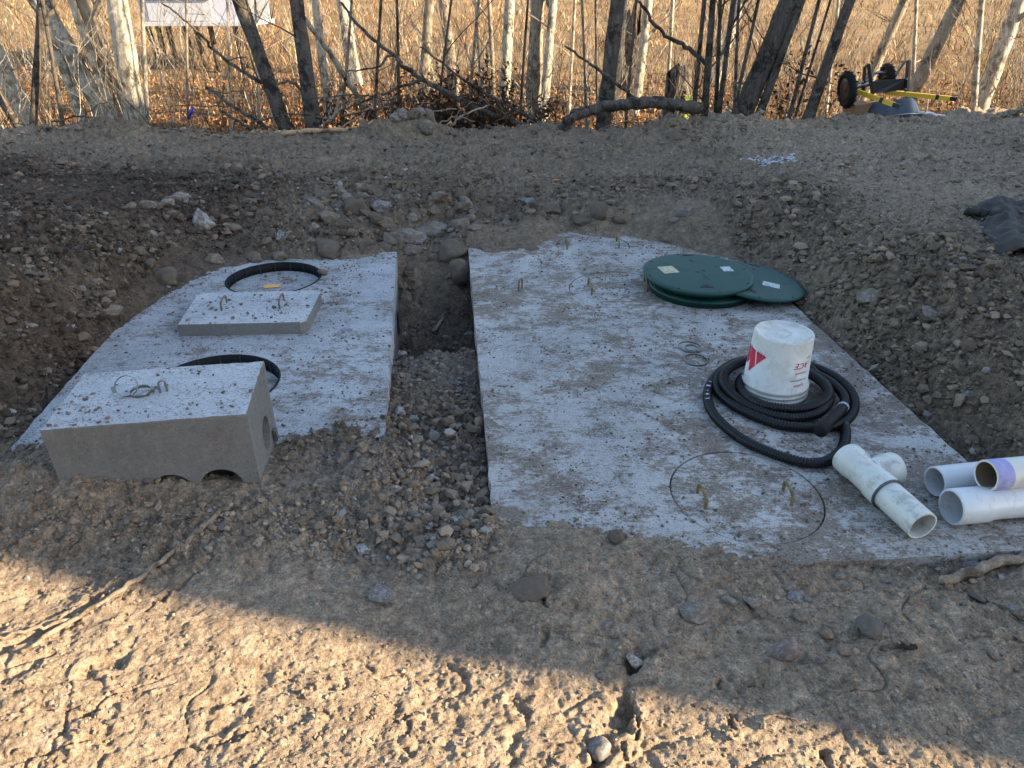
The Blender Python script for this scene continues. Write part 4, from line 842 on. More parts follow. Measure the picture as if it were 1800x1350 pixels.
# ------------------------------------------------------------------ loose soil: crumbs nobody could count
ICO_V = None
def ico():
    bm = bmesh.new(); bmesh.ops.create_icosphere(bm, subdivisions=1, radius=1); V = np.array([v.co[:] for v in bm.verts]); F = np.array([[v.index for v in f.verts] for f in bm.faces]); bm.free(); return V, F
IV, IF = ico()
def lump_cloud(name, P, S, tint, label, matn='clod', flat=.7, sm=False):
    n = len(P); J = 1 + rng.uniform(-.42, .42, (n, len(IV), 1)); V = IV[None] * J
    q = rng.normal(size=(n, 4)); q /= np.linalg.norm(q, axis=1)[:, None]; a, b, c, d = q.T
    Rm = np.stack([np.stack([1 - 2 * (c * c + d * d), 2 * (b * c - d * a), 2 * (b * d + c * a)], -1), np.stack([2 * (b * c + d * a), 1 - 2 * (b * b + d * d), 2 * (c * d - b * a)], -1), np.stack([2 * (b * d - c * a), 2 * (c * d + b * a), 1 - 2 * (b * b + c * c)], -1)], 1)
    V = V * rng.uniform(.6, 1.1, (n, 1, 3)); V = np.einsum('nij,nkj->nki', Rm, V); V[:, :, 2] *= flat
    V = V * S[:, None, None] + P[:, None, :]
    F = IF[None] + (np.arange(n) * len(IV))[:, None, None]
    me = np_mesh(name, V.reshape(-1, 3), F.reshape(-1, 3), sm, dict(tint=np.repeat(tint, len(IV), 0)))
    o = addobj(name, me, M[matn]); tag(o, label, 'soil', kind='stuff'); return o
def soil_tint(n, lo, hi): t = rng.random((n, 1)); return np.array(lo) * (1 - t) + np.array(hi) * t
def build_clods():
    n = 165000; py = rng.uniform(226, 1400, n); px = rng.uniform(-120, 1920, n)
    v = (py - 675) / FPX; u = (px - 900) / FPX; t = CAM_H / (ST + v * CT); x = u * t; y = (CT - v * ST) * t
    z, r, fore, pad = ground(x, y, False)
    cl = np.clip(.6 + 1.3 * fbm(x * 3, y * 3, 3, 130), .05, 1)
    keep = rng.random(n) < np.clip(np.clip((r - .3) * 1.35, 0, 1) * (.35 + .65 * cl) * (1 - .3 * pad) + .06 * cl + .12 * pad * cl, .02, 1)
    onR = locR(x, y); onL = locL(x, y)
    inR = (onR[0] > -.01) & (onR[0] < RW + .01) & (onR[1] > -.01) & (onR[1] < RL + .01); inL = (onL[0] > -.01) & (onL[0] < LW + .01) & (onL[1] > -.01) & (onL[1] < LL + .01)
    keep &= ~((inR | inL) & (z < -.004)); x, y, r, fore, pad = x[keep], y[keep], r[keep], fore[keep], pad[keep]
    z = ground(x, y, True)[0]; n = len(x); rr = np.clip(r, 0, 1); q = rng.random(n)
    S = (.0025 + .0035 * rng.random(n) + .009 * q ** 2.5 * rr + .022 * rng.random(n) ** 9 * rr) * (1 + .09 * y)
    mo, gx = soil_state(x, y, z, fore, pad); t = rng.random((n, 1)) ** 1.9; mo = mo[:, None]
    T = (np.array((.20, .145, .096)) * (1 - t) + np.array((.45, .345, .24)) * t) * (1 - mo) + (np.array((.034, .024, .017)) * (1 - t) + np.array((.20, .145, .103)) * t) * mo
    gr = soil_tint(n, (.08, .07, .06), (.38, .355, .32)); k = rng.random(n) < (.03 + .38 * gx); T = np.where(k[:, None], gr, T)
    lump_cloud('loose_soil', np.stack([x, y, z + S * (.15 + .7 * rng.random(n) * rr)], 1), S, T, 'loose crumbs and clods of brown soil strewn over the dug ground'); print('clods', n)
build_clods()
def crumbs(name, f, n, label, smin, smax, mask, zt):
    a = rng.random(n); b = rng.random(n); P = np.array([f(i, j)[:] for i, j in zip(a, b)]); k = mask(P[:, 0], P[:, 1], a, b); P = P[k]; n = len(P)
    S = smin + (smax - smin) * rng.random(n) ** 7; P[:, 2] = zt + S * .3
    lump_cloud(name, P, S, soil_tint(n, (.10, .072, .05), (.27, .20, .135)), label, flat=.6)
def mR(x, y, a, b):
    q = fbm(x * 2.5, y * 2.5, 4, 200, .65) + .28 * b ** 3 + .1; d = np.full(x.shape, 9.)
    for c, r in ((Vector((1.1, 2.15, 0)), .22), (Vector((1.15, 2.48, 0)), .2)): d = np.minimum(d, np.hypot(x - c.x, y - c.y) / r)
    return (rng.random(len(x)) < np.clip(q * 1.0 + .12, .12, 1)) | (d < rng.random(len(x)))
crumbs('soil_crumbs', lambda a, b: sR(a * RW, b * RL), 30000, 'fine brown soil crumbs scattered over the large right tank top', .0012, .009, mR, .0)
def mL(x, y, a, b):
    q = fbm(x * 2.2, y * 2.2, 4, 210, .65) + .1 + .5 * np.clip(a - .75, 0, 1) * 2 + .3 * np.clip(.2 - a, 0, 1); ok = np.ones(x.shape, bool)
    for c, r in (RING1, RING2): ok &= (np.hypot(x - c.x, y - c.y) > r + .01) 
    return (rng.random(len(x)) < np.clip(q * 1.0 + .15, .15, 1)) & ok
crumbs('soil_crumbs', lambda a, b: sL(a * LW, b * LL), 16000, 'fine brown soil crumbs scattered over the smaller left tank top', .0012, .009, mL, .0)
c, ux, uy, W, D = DB
crumbs('soil_crumbs', lambda a, b: c.xy.to_3d() + ux * ((a - .5) * W * .97) + uy * ((b - .5) * D * .96), 1300, 'brown soil crumbs sprinkled on top of the concrete distribution box', .0012, .0095, lambda x, y, a, b: rng.random(len(x)) < np.clip(.35 + fbm(x * 4, y * 4, 3, 220) - .2 * a, .05, 1), .3495)
_A = at(318, 572, .068); _B = at(556, 566, .068); _C = at(350, 517, .068)
crumbs('soil_crumbs', lambda a, b: _A + (_B - _A) * (a * .93 + .03) + (_C - _A) * (b * .94 + .03), 1400, 'dark soil crumbs heaped on the square concrete cover', .0018, .014, lambda x, y, a, b: rng.random(len(x)) < np.clip(.12 + 1.1 * np.exp(-((a - .47) / .3) ** 2 - ((b - .45) / .35) ** 2) * (fbm(x * 5, y * 5, 3, 230) + .45), .06, 1), .068)
crumbs('soil_crumbs', lambda a, b: RING1[0] + Vector((math.cos(a * 6.283), math.sin(a * 6.283), 0)) * (math.sqrt(b) * .28), 900, 'brown soil crumbs lying inside the far black ring', .002, .011, lambda x, y, a, b: rng.random(len(x)) < np.clip(.3 + fbm(x * 5, y * 5, 3, 240), .03, 1), -.0575)

# ------------------------------------------------------------------ sticks, leaf, snow, fabric, ribbon
def stick(label, pts, r0, r1, mt='stick', cat='stick', name='stick', wob=.004, group=None, sub=()):
    P = spline(pts, 6); P = [p + Vector((rnd.gauss(0, wob), rnd.gauss(0, wob), rnd.gauss(0, wob * .6))) for p in P]; n = len(P)
    rr = [(r0 + (r1 - r0) * i / (n - 1)) * rnd.uniform(.9, 1.1) for i in range(n)]; rr[0] *= .7
    if not sub: return tag(data_obj(name, tube_data(P, rr, 9), M[mt]), label, cat, group)
    root = thing(name, label, cat, P[0], group); data_obj('stem', tube_data(P, rr, 9), M[mt], root)
    for q, r in sub:
        Q = spline(q, 5); Q = [p + Vector((rnd.gauss(0, wob), rnd.gauss(0, wob), rnd.gauss(0, wob))) for p in Q]
        data_obj('twig', tube_data(Q, [r * (1 - .7 * i / len(Q)) for i in range(len(Q))], 6), M[mt], root)
    return root
def og(px, py, up=.0): p = on_ground(px, py); return p + Vector((0, 0, up))
stick('long bare stick lying across the sunlit soil and the shade at lower left', [og(410, 892, .02), og(360, 935, .025), og(300, 985, .02), og(230, 1035, .02), og(140, 1090, .014), og(40, 1150, .008)], .010, .006, cat='stick')
stick('thin stick splitting off beside the long bare stick at lower left', [og(150, 1082, .012), og(70, 1110, .012), og(0, 1125, .012), og(-60, 1140, .012)], .006, .004)
stick('thick barkless branch lying beside the near edge of the right tank', [og(1650, 1030, .02), og(1700, 1015, .025), og(1760, 1000, .03), og(1830, 985, .03), og(1900, 975, .03)], .015, .02)
stick('thin forked twig left of the thick branch by the right tank', [og(1595, 1003, .012), og(1612, 1020, .012), og(1628, 1036, .008)], .004, .003)
stick('long pale stick lying by the right margin below the branch', [og(1735, 1055, .008), og(1770, 1078, .010), og(1830, 1115, .01)], .006, .007)
stick('dark short stick lying near the dark grey cobble', [og(1545, 1142, .008), og(1580, 1142, .01), og(1612, 1140, .008)], .007, .006, 'bark_dark_shaded')
stick('light root curving out of the wall of the pit', [at(782, 500, -.25), at(790, 480, -.2), at(772, 515, -.3), at(765, 540, -.35)], .008, .004)
stick('short pale stick in the gravel at the edge of the pit', [og(762, 588, .02), og(775, 575, .04), og(783, 562, .05)], .014, .008, 'rock_tan')
for px, py, qx, qy, tn in ((125, 310, 137, 330, 'curved'), (240, 300, 275, 325, 'forked')): pass
for i, (a, b, c_, lb) in enumerate((((100, 309), (125, 315), (137, 331), 'curved pale twig on the far left of the pad'), ((238, 298), (255, 312), (275, 325), 'thin pale twig lying on the pad right of the curved twig'), ((445, 395), (455, 396), (464, 408), 'bent pale twig above the left tank'), ((118, 508), (135, 524), (158, 545), 'straight pale twig on the left slope'), ((1540, 375), (1560, 390), (1580, 402), 'thin straight twig on the right bank'), ((1650, 470), (1680, 480), (1700, 486), 'rust coloured twig beside the long soil crack'), ((1300, 1210), (1320, 1212), (1345, 1205), 'thin twig in the sunlit soil at lower right'), ((1335, 1285), (1360, 1262), (1400, 1275), 'slender pale stem in the sunlit soil near the shade line'), ((500, 290), (530, 286), (570, 292), 'short twig lying in the middle of the pad'), ((690, 300), (720, 292), (750, 300), 'thin twig on the pad above the rubble'))):
    stick(lb, [og(*a, .01), og(*b, .014), og(*c_, .01)], .005, .0025, 'stick', 'twig', 'twig')
# leaf
def curled_leaf(name, p, s, mt, label):
    V = []; F = []
    for i in range(6):
        for j in range(5):
            u = i / 5 - .5; v = j / 4 - .5; w_ = (1 - (2 * u) ** 2) * .8 + .1; V.append(p + Vector((u * s * 1.3, v * s * w_, s * (.9 * v * v + .25 * u * u) + rnd.uniform(0, .1) * s)))
    for i in range(5):
        for j in range(4): F.append((i * 5 + j, i * 5 + j + 1, i * 5 + j + 6, i * 5 + j + 5))
    tag(data_obj(name, (V, F), M[mt]), label, 'leaf')
curled_leaf('leaf', og(864, 922, .012), .042, 'snowleaf', 'curled orange leaf in the soil by the near corner of the right tank')
curled_leaf('leaf', og(978, 322, .015), .05, 'snowleaf', 'small orange leaf on the pad beyond the right tank')
p0 = og(1352, 292); n = 1100; a = rng.random(n) * 6.28; rr = np.sqrt(rng.random(n)) * (.55 + .45 * np.abs(np.sin(a * 2.5))); X = p0.x + np.cos(a) * rr * .32; Y = p0.y + np.sin(a) * rr * .28
o = lump_cloud('snow_patch', np.stack([X, Y, ground(X, Y)[0] + .006], 1), rng.uniform(.005, .018, n), np.ones((n, 3)) * .8, 'last patch of white snow on the far pad', 'snow', .28); o['category'] = 'snow'
def build_fabric():
    P0 = og(1760, 400); nx, ny = 40, 34; V = []; F = []
    A, B, C_, D_ = og(1712, 372), og(1860, 350), og(1905, 480), og(1748, 452)
    for i in range(nx):
        for j in range(ny):
            u, v = i / (nx - 1), j / (ny - 1); p = (A * (1 - u) + B * u) * (1 - v) + (D_ * (1 - u) + C_ * u) * v
            e = .06 * pn(np.array([v * 6.]), np.array([.3]), 7)[0]; p = p + Vector((e * (1 - u), 0, 0))
            z = gz(p.x, p.y) + .02 + .025 * float(pn(np.array([p.x * 6 + v]), np.array([p.y * 9]), 9)[0] + .4) + .05 * math.exp(-((u - .25) / .12) ** 2) + .02 * float(pn(np.array([p.x * 20]), np.array([p.y * 20]), 9)[0]); V.append(Vector((p.x, p.y, z)))
    for i in range(nx - 1):
        for j in range(ny - 1): F.append((i * ny + j, i * ny + j + 1, (i + 1) * ny + j + 1, (i + 1) * ny + j))
    o = data_obj('fabric_sheet', (V, F), M['tarp']); tag(o, 'rumpled black fabric sheet lying on the right bank at the margin', 'fabric')
    o.modifiers.new('s', 'SOLIDIFY').thickness = .006
    stick('dark crumpled strip of fabric at the left end of the black sheet', [og(1695, 380, .03), og(1715, 385, .05), og(1745, 388, .05), og(1765, 392, .04)], .02, .035, 'tarp', 'fabric', 'fabric_strip', .012)
build_fabric()

# ------------------------------------------------------------------ trees
def bezier_trunk(base, d, H, wob): 
    pts = []; p = base.copy(); n = 16; dd = d.normalized(); ax = rnd.random() * 6.28
    n = 30
    for i in range(n + 1):
        t = i / n; pts.append(base + d * (H * t) + Vector((math.cos(ax), math.sin(ax) * .5, 0)) * wob * math.sin(t * 5 + ax) * t)
    return pts
def branch(p, d, L, r, depth, out):
    n = 7; pts = [p]; q = p.copy(); dd = d.copy()
    for i in range(n):
        dd = (dd + Vector((rnd.gauss(0, .14), rnd.gauss(0, .14), rnd.gauss(.05, .1)))).normalized(); q = q + dd * (L / n); pts.append(q.copy())
    out.append(tube_data(pts, [r * (1 - .8 * i / n) for i in range(n + 1)], 5 if r > .008 else 4, False))
    if depth > 0:
        for k in range(rnd.randint(3, 5)):
            i = rnd.randint(2, n - 1); s = (dd + Vector((rnd.uniform(-1, 1), rnd.uniform(-1, 1), rnd.uniform(-.2, .8)))).normalized(); branch(pts[i], s, L * rnd.uniform(.35, .6), r * .5, depth - 1, out)
def tree(label, bx, by, tx, w, D, mt='bark_pale_lit', H=None, name='tree', cat='tree', nb=7, group='bare trees along the edge', fork=None, ty=0, low=()):
    b = atY(bx, by, D); t = atY(tx, ty, D); d = t - b; d = d / max(.2, d.z); fz = float(fieldz(np.array([b.x]), np.array([D]))[0])
    pad = D < float(edgeD(np.array([b.x]))[0]) + .8
    z0 = (gz(b.x, D) if pad else fz) - .12
    base = b + d * (z0 - b.z); H = H or rnd.uniform(5.5, 8); dl = d.length; r = w * mpp(b) / 2
    root = thing(name, label, cat, base, group); up = d; tr = bezier_trunk(base, up, H, .10 if w > 12 else .16); n = len(tr)
    rr = [r * (1.25 if i == 0 else 1.05 if i == 1 else 1 - .85 * (i / (n - 1)) ** 1.2 * .95) * rnd.uniform(.95, 1.05) for i in range(n)]
    td = tube_data(tr, rr, 16 if w > 12 else 8)
    for v in td[0]:
        c = tr[min(n - 1, max(0, int(round((v.z - base.z) / (H * up.z) * (n - 1)))))]; e = Vector((v.x - c.x, v.y - c.y, 0)); v += e * rnd.uniform(-.10, .10)
    data_obj('trunk', td, M[mt], root); out = []
    for k in range(nb):
        i = rnd.randint(n // 4, n - 2); s = (up.normalized() + Vector((rnd.uniform(-1.3, 1.3), rnd.uniform(-1.3, 1.3), rnd.uniform(-.2, .5)))).normalized(); branch(tr[i], s, rnd.uniform(.8, 2.2), rr[i] * .5, 1, out)
    for k in range(max(1, nb // 3)):
        i = rnd.randint(2, n // 4); s = Vector((rnd.uniform(-1, 1), rnd.uniform(-.6, .6), rnd.uniform(.1, .9))).normalized(); branch(tr[i], s, rnd.uniform(.4, 1.0), min(.012, rr[i] * .3), 1, out)
    for (pa, pb, r_) in low:
        A = atY(*pa, D); B = atY(*pb, D); m_ = (A + B) / 2 + Vector((0, 0, .08)); P = spline([A, m_, B], 6); out.append(tube_data(P, [r_ * (1 - .5 * i / len(P)) for i in range(len(P))], 6, False))
    data_obj('branches', join_data(out), M[mt if mt != 'bark_pale_lit' or rnd.random() < .6 else 'bark_mid'], root)['kind'] = 'stuff'
    return root
SAP = [('dark', 'left of the brown trunk behind the heap', 700, 190, 690, 6, 11.0, 'bark_dark_shaded'), ('dark', 'in front of the crooked trunk', 770, 195, 790, 5, 10.9, 'bark_dark_shaded'), ('brown', 'right of the crooked trunk', 825, 190, 838, 6, 11.4, 'bark_mid'), ('pale', 'left of the middle pale trunk', 845, 170, 835, 5, 13, 'bark_pale_lit'), ('dark', 'between the middle pale trunk and the brown trunk', 915, 205, 925, 5, 10.8, 'bark_dark_shaded'), ('pale', 'right of the slim pale trunk', 1000, 190, 1010, 6, 12.6, 'bark_pale_lit'), ('brown', 'left of the dark mottled trunk', 1030, 205, 1022, 5, 11.2, 'bark_mid'), ('dark', 'left of the dead snag', 1100, 215, 1112, 5, 10.7, 'bark_dark_shaded'), ('pale', 'behind the mossy stump', 1172, 170, 1180, 7, 13.5, 'bark_pale_lit'), ('dark', 'leaning between the clump and the thick leaning trunk', 1285, 215, 1330, 7, 10.8, 'bark_dark_shaded'), ('dark', 'upright beside the foot of the thick leaning trunk', 1292, 216, 1296, 6, 10.6, 'bark_dark_shaded'), ('dark', 'leaning right of the slim dark trunk', 1385, 216, 1440, 7, 10.9, 'bark_dark_shaded'), ('dark', 'crossing behind the slim dark trunk', 1395, 214, 1460, 5, 11.3, 'bark_dark_shaded'), ('pale', 'left of the wheelbarrow wheel', 1455, 160, 1470, 6, 12.8, 'bark_pale_lit'), ('pale', 'in the gap right of the white hut', 455, 185, 448, 6, 12.5, 'bark_pale_lit'), ('brown', 'below the white hut', 330, 190, 322, 5, 11.6, 'bark_mid'), ('pale', 'below the right end of the hut', 405, 185, 396, 5, 12.2, 'bark_pale_lit'), ('dark', 'right of the grey-white far trunk', 660, 190, 668, 6, 10.9, 'bark_dark_shaded'), ('brown', 'left of the grey-white far trunk', 600, 195, 612, 6, 11.3, 'bark_mid')]
T = [('sunlit pale trunk at the left margin', 34, 182, -10, 30, 12.4, 'bark_pale_lit', 90), ('dark forked sapling leaning by the left margin', 56, 246, 68, 13, 10.0, 'bark_dark_shaded', 0), ('thin dark stem right of the forked sapling', 116, 258, 72, 8, 9.9, 'bark_dark_shaded', 0), ('slim sunlit leaning trunk behind the thin dark stem', 142, 200, 84, 15, 11.8, 'bark_pale_lit', 50), ('thick sunlit trunk leaning far to the left, leftmost of the pale clump', 185, 210, 68, 32, 11.9, 'bark_pale_lit', 0), ('slim sunlit stem between the thick leaning trunks', 203, 212, 155, 13, 11.7, 'bark_pale_lit', 90), ('thick mottled trunk in the middle of the pale clump', 215, 205, 143, 40, 12.2, 'bark_mid', 0), ('dark slanting stem in front of the mottled trunk', 165, 110, 122, 15, 12.0, 'bark_dark_shaded', 0), ('thick bright trunk at the right of the pale clump', 240, 218, 203, 38, 11.6, 'bark_pale_lit', 0), ('thin sunlit sapling right of the bright trunk', 258, 190, 246, 8, 12.3, 'bark_pale_lit', 0), ('grey slanting stem at the lower left margin', 42, 240, -30, 14, 10.2, 'bark_dark_shaded', 130),
     ('dark leaning trunk right of the white raised structure', 500, 222, 420, 27, 10.3, 'bark_dark_shaded', 0), ('dark upright trunk beside the dark leaning trunk', 551, 228, 517, 28, 10.2, 'bark_dark_shaded', 0), ('pale slim trunk just behind the dark upright trunk', 578, 192, 553, 15, 13.5, 'bark_pale_lit', 0), ('grey-white thick trunk far behind the brush', 622, 130, 600, 24, 19, 'bark_pale_lit', 0), ('brown trunk behind the brush heap', 745, 145, 752, 19, 16, 'bark_mid', 0), ('dark crooked trunk behind the brush heap', 795, 135, 776, 21, 15.5, 'bark_mid', 0), ('thin dark stem between the crooked trunk and the birch', 866, 150, 858, 9, 14.5, 'bark_mid', 0), ('pale trunk with a dark left side in the middle of the row', 887, 180, 894, 21, 13.2, 'bark_pale_lit', 0), ('straight brown trunk right of the middle pale trunk', 938, 196, 944, 28, 12.7, 'bark_mid', 0), ('slim pale trunk right of the straight brown trunk', 955, 200, 972, 16, 12.5, 'bark_pale_lit', 0), ('dark mottled trunk behind the curved log', 1057, 238, 1083, 28, 10.9, 'bark_dark_shaded', 0), ('pale sunlit trunk just behind the dark mottled trunk', 1083, 150, 1098, 14, 15.5, 'bark_pale_lit', 0), ('slim pale trunk right of the dead snag', 1120, 165, 1140, 17, 14.2, 'bark_pale_lit', 0),
     ('thin dark stem left of the sapling clump', 1218, 212, 1232, 9, 11.3, 'bark_dark_shaded', 0), ('grey sapling in the clump, thickest of them', 1236, 216, 1250, 13, 11.2, 'bark_dark_shaded', 0), ('dark sapling in the middle of the clump', 1256, 216, 1262, 8, 11.3, 'bark_dark_shaded', 0), ('dark curving sapling at the right of the clump', 1262, 218, 1285, 10, 11.2, 'bark_dark_shaded', 0), ('thick dark trunk leaning to the right', 1298, 220, 1388, 38, 11.0, 'bark_dark_shaded', 0), ('slim dark trunk leaning right beside the thick one', 1328, 220, 1408, 15, 10.9, 'bark_dark_shaded', 0), ('dark trunk leaning right, left of the wheelbarrow', 1416, 222, 1492, 19, 10.9, 'bark_dark_shaded', 0), ('brown trunk leaning right behind the wheelbarrow', 1535, 125, 1590, 19, 16, 'bark_mid', 0), ('larger leaning brown trunk right of the wheelbarrow', 1606, 158, 1684, 24, 14.2, 'bark_mid', 0), ('thin upright stem behind the wheelbarrow', 1604, 150, 1610, 7, 14.5, 'bark_pale_lit', 0), ('slim white crooked trunk near the right margin', 1712, 182, 1722, 11, 13.2, 'bark_pale_lit', 0), ('bright leaning trunk at the right margin', 1730, 168, 1792, 27, 13.9, 'bark_pale_lit', 0), *[('thin %s sapling %s' % q[0:2], q[2], q[3], q[4], q[5], q[6], q[7], 0) for q in SAP], ('pale slim trunk far behind at the upper right', 1282, 60, 1300, 18, 19, 'bark_pale_lit', 0), ('thin dark stem rising behind the curved log', 1048, 60, 1047, 5, 12, 'bark_dark_shaded', 0)]
for lb, bx, by, tx, w_, D, mt, ty in T: tree(lb, bx, by, tx, w_, D - (.6 if D < 11.5 else 0), mt, ty=ty, nb=8 if w_ > 12 else 5)
# fork of the dark sapling and low side limbs
def limb(label, pts, r0, r1, mt='bark_dark_shaded', D=11, cat='branch', name='fallen_branch', sub=()):
    W_ = [atY(p[0], p[1], D + (p[2] if len(p) > 2 else 0)) for p in pts]; S_ = [([atY(q[0], q[1], D + (q[2] if len(q) > 2 else 0)) for q in s], r) for s, r in sub]
    return stick(label, W_, r0, r1, mt, cat, name, .012, sub=S_)
limb('grey curved log arching over the far edge of the pad', [(985, 236, -.2), (1003, 209, -.15), (1038, 193), (1090, 185), (1150, 181), (1200, 186), (1228, 190, .1)], .062, .078, 'bark_dark_shaded', 9.50, 'log', 'curved_log')
limb('long fallen branch slanting down through the brush heap', [(600, 5, .6), (640, 55, .4), (690, 95, .3), (720, 125, .2), (780, 160, .1), (850, 195), (950, 232, -.1)], .016, .04, 'bark_dark_shaded', 9.80, sub=(([(690, 95, .3), (660, 118, .2), (610, 125, .2)], .02), ([(745, 140, .1), (700, 155), (640, 180), (600, 195)], .024), ([(800, 172, .1), (840, 160, .2), (880, 150, .3)], .012)))
limb('thin dark branch crossing the brush heap toward the curved log', [(740, 80, .5), (800, 130, .3), (880, 180, .1), (980, 230, -.1)], .012, .024, 'bark_dark_shaded', 9.70)
limb('straight dark branch leaning across the dark mottled trunk', [(993, 80, -.2), (1050, 122, -.1), (1100, 160, 0), (1135, 185, 0)], .012, .028, 'bark_dark_shaded', 9.80)
limb('dark arching limb reaching left from the sapling clump', [(1120, 0), (1150, 40), (1175, 65), (1210, 85), (1245, 115)], .018, .034, 'bark_dark_shaded', 10.70)
limb('splintered orange-brown log lying at the edge of the pad', [(440, 236), (500, 234), (560, 230), (620, 226), (665, 213, .1)], .035, .022, 'wood', 8.90, 'log', 'split_log')
limb('long thin grey branch lying on the pad right of the splintered log', [(640, 232), (720, 227), (790, 219), (815, 202), (860, 185, .3)], .022, .010, 'stick', 9.10)
limb('grey slanting branch below the white raised structure', [(362, 150, .4), (400, 180, .2), (440, 205), (470, 225)], .018, .026, 'bark_dark_shaded', 9.60, sub=(([(380, 165, .3), (420, 160, .4), (470, 165, .4)], .008),))
limb('lower slanting branch beside the splintered log', [(385, 190, .2), (420, 215), (455, 238)], .014, .02, 'bark_dark_shaded', 9.40)
limb('curving dark bough left of the dark leaning trunk', [(285, 5, .6), (330, 40, .4), (380, 90, .2), (425, 125), (465, 148)], .010, .026, 'bark_dark_shaded', 9.70, sub=(([(400, 105, .1), (430, 100), (435, 118)], .008),))
limb('dark arched root between the two dark trunks', [(485, 155), (500, 143), (520, 150), (538, 180), (548, 200)], .012, .022, 'bark_dark_shaded', 9.60)
limb('pale branch leaning down right of the dark upright trunk', [(535, 30, .3), (570, 80, .3), (610, 140, .3), (640, 190, .2)], .03, .04, 'bark_mid', 10.10)
limb('grey dead bough forking up from the edge heap', [(565, 225), (585, 205), (600, 160, .1), (598, 145, .1)], .022, .012, 'stick', 9.40, sub=(([(585, 205), (625, 175), (650, 165)], .014),))
limb('pale roots trailing over the left edge of the pad', [(150, 206), (200, 210), (260, 222), (300, 240)], .016, .010, 'stick', 9.50, cat='root', name='root')
limb('right prong of the dark forked sapling', [(80, 42), (90, 20), (98, -20), (104, -60)], .028, .02, 'bark_dark_shaded', 9.20)

EB = [('grey', (655, 232), (720, 205), (800, 190), .014), ('dark', (600, 205), (680, 190), (760, 215), .012), ('dark', (820, 150), (870, 190), (930, 226), .012), ('pale', (760, 228), (800, 205), (835, 215), .010), ('dark', (560, 180), (620, 165), (690, 178), .010), ('grey', (590, 228), (640, 200), (670, 165), .012), ('dark', (870, 215), (940, 180), (985, 170), .009), ('grey', (250, 232), (330, 226), (400, 236), .010), ('dark', (90, 215), (150, 205), (215, 222), .014), ('pale', (1060, 225), (1110, 212), (1150, 222), .009), ('dark', (1240, 225), (1330, 216), (1420, 226), .010), ('dark', (440, 215), (520, 200), (590, 212), .011)]
PLC = ('crossing the soil pile', 'left of the soil pile', 'down through the brush heap', 'in front of the soil pile', 'arching left of the brush heap', 'propped on the soil pile', 'right of the brush heap', 'lying along the edge below the hut', 'lying at the left edge among roots', 'under the curved log', 'lying along the edge under the leaning trunks', 'behind the splintered log')
for (cn, a, b, c_, r_), pl in zip(EB, PLC): limb('thin %s fallen branch %s' % (cn, pl), [(*a, 0), (*b, .15), (*c_, .1)], r_, r_ * .5, dict(grey='stick', dark='bark_dark_shaded', pale='bark_mid')[cn], 9.5 + .12 * (a[0] - 900) / 130, sub=(([(*b, .15), (b[0] + 25, b[1] - 22, .2), (b[0] + 60, b[1] - 30, .3)], r_ * .5),))
for k in range(18):
    px = 60 + k * 98 + rnd.uniform(-30, 30); py = rnd.uniform(255, 335); a = rnd.uniform(-.5, .5); L = rnd.uniform(14, 34); w0 = ('left margin', 'splintered log', 'soil pile', 'curved log', 'snow patch', 'right margin')[min(5, int(px / 300))]
    stick('%s twig lying on the far pad, toward the %s' % (('short', 'bent', 'long')[k % 3], w0), [og(px, py, .012), og(px + L * .5, py + a * L * .4, .02), og(px + L, py + a * L * .8, .012)], .006, .003, rnd.choice(('stick', 'bark_mid')), 'twig', 'twig')
# dead snag and mossy stump in the field
def stump(label, px, py, w, h, D, moss):
    b = atY(px, py, D); m = mpp(b); r = w * m / 2; z0 = float(fieldz(np.array([b.x]), np.array([D]))[0]) - .1; b.z = z0; root = thing('tree_stump', label, 'stump', b); hh = atY(px, py - h, D).z - z0
    V = []; F = []; n = 16; L = 7
    for i in range(L):
        t = i / (L - 1); 
        for k in range(n): a = 6.283 * k / n; q = r * (1.5 - .6 * t ** .5) * (1 + .16 * math.sin(k * 2.6 + i)); V.append(b + Vector((q * math.cos(a), q * math.sin(a), hh * t * (1 + (.35 * math.sin(k * 1.9) if i == L - 1 else 0)))))
    for i in range(L - 1):
        for k in range(n): F.append((i * n + k, i * n + (k + 1) % n, (i + 1) * n + (k + 1) % n, (i + 1) * n + k))
    F.append(tuple(range((L - 1) * n, L * n))); data_obj('wood', (V, F), M['darkwood'], root)
    if moss:
        P = []; 
        for k in range(260): a = rnd.uniform(-1.2, 1.4); t = rnd.random() * .8; q = r * (1.5 - .6 * t ** .5) * 1.02; P.append((b.x + q * math.cos(a), b.y - abs(q * math.sin(a)), b.z + hh * t))
        P = np.array(P); o = lump_cloud('moss', P, rng.uniform(.015, .05, len(P)), np.ones((len(P), 3)) * .1, '', 'moss'); o.parent = root; o.data.transform(Matrix.Translation(-b)); 
        for k_ in ('label', 'category', 'kind'):
            if k_ in o: del o[k_]
        o['kind'] = 'stuff'
stump('dark broken snag standing in the sunlit field', 1110, 100, 26, 55, 18, False)
stump('mossy rotten stump behind the curved log', 1190, 188, 46, 42, 12.6, True)

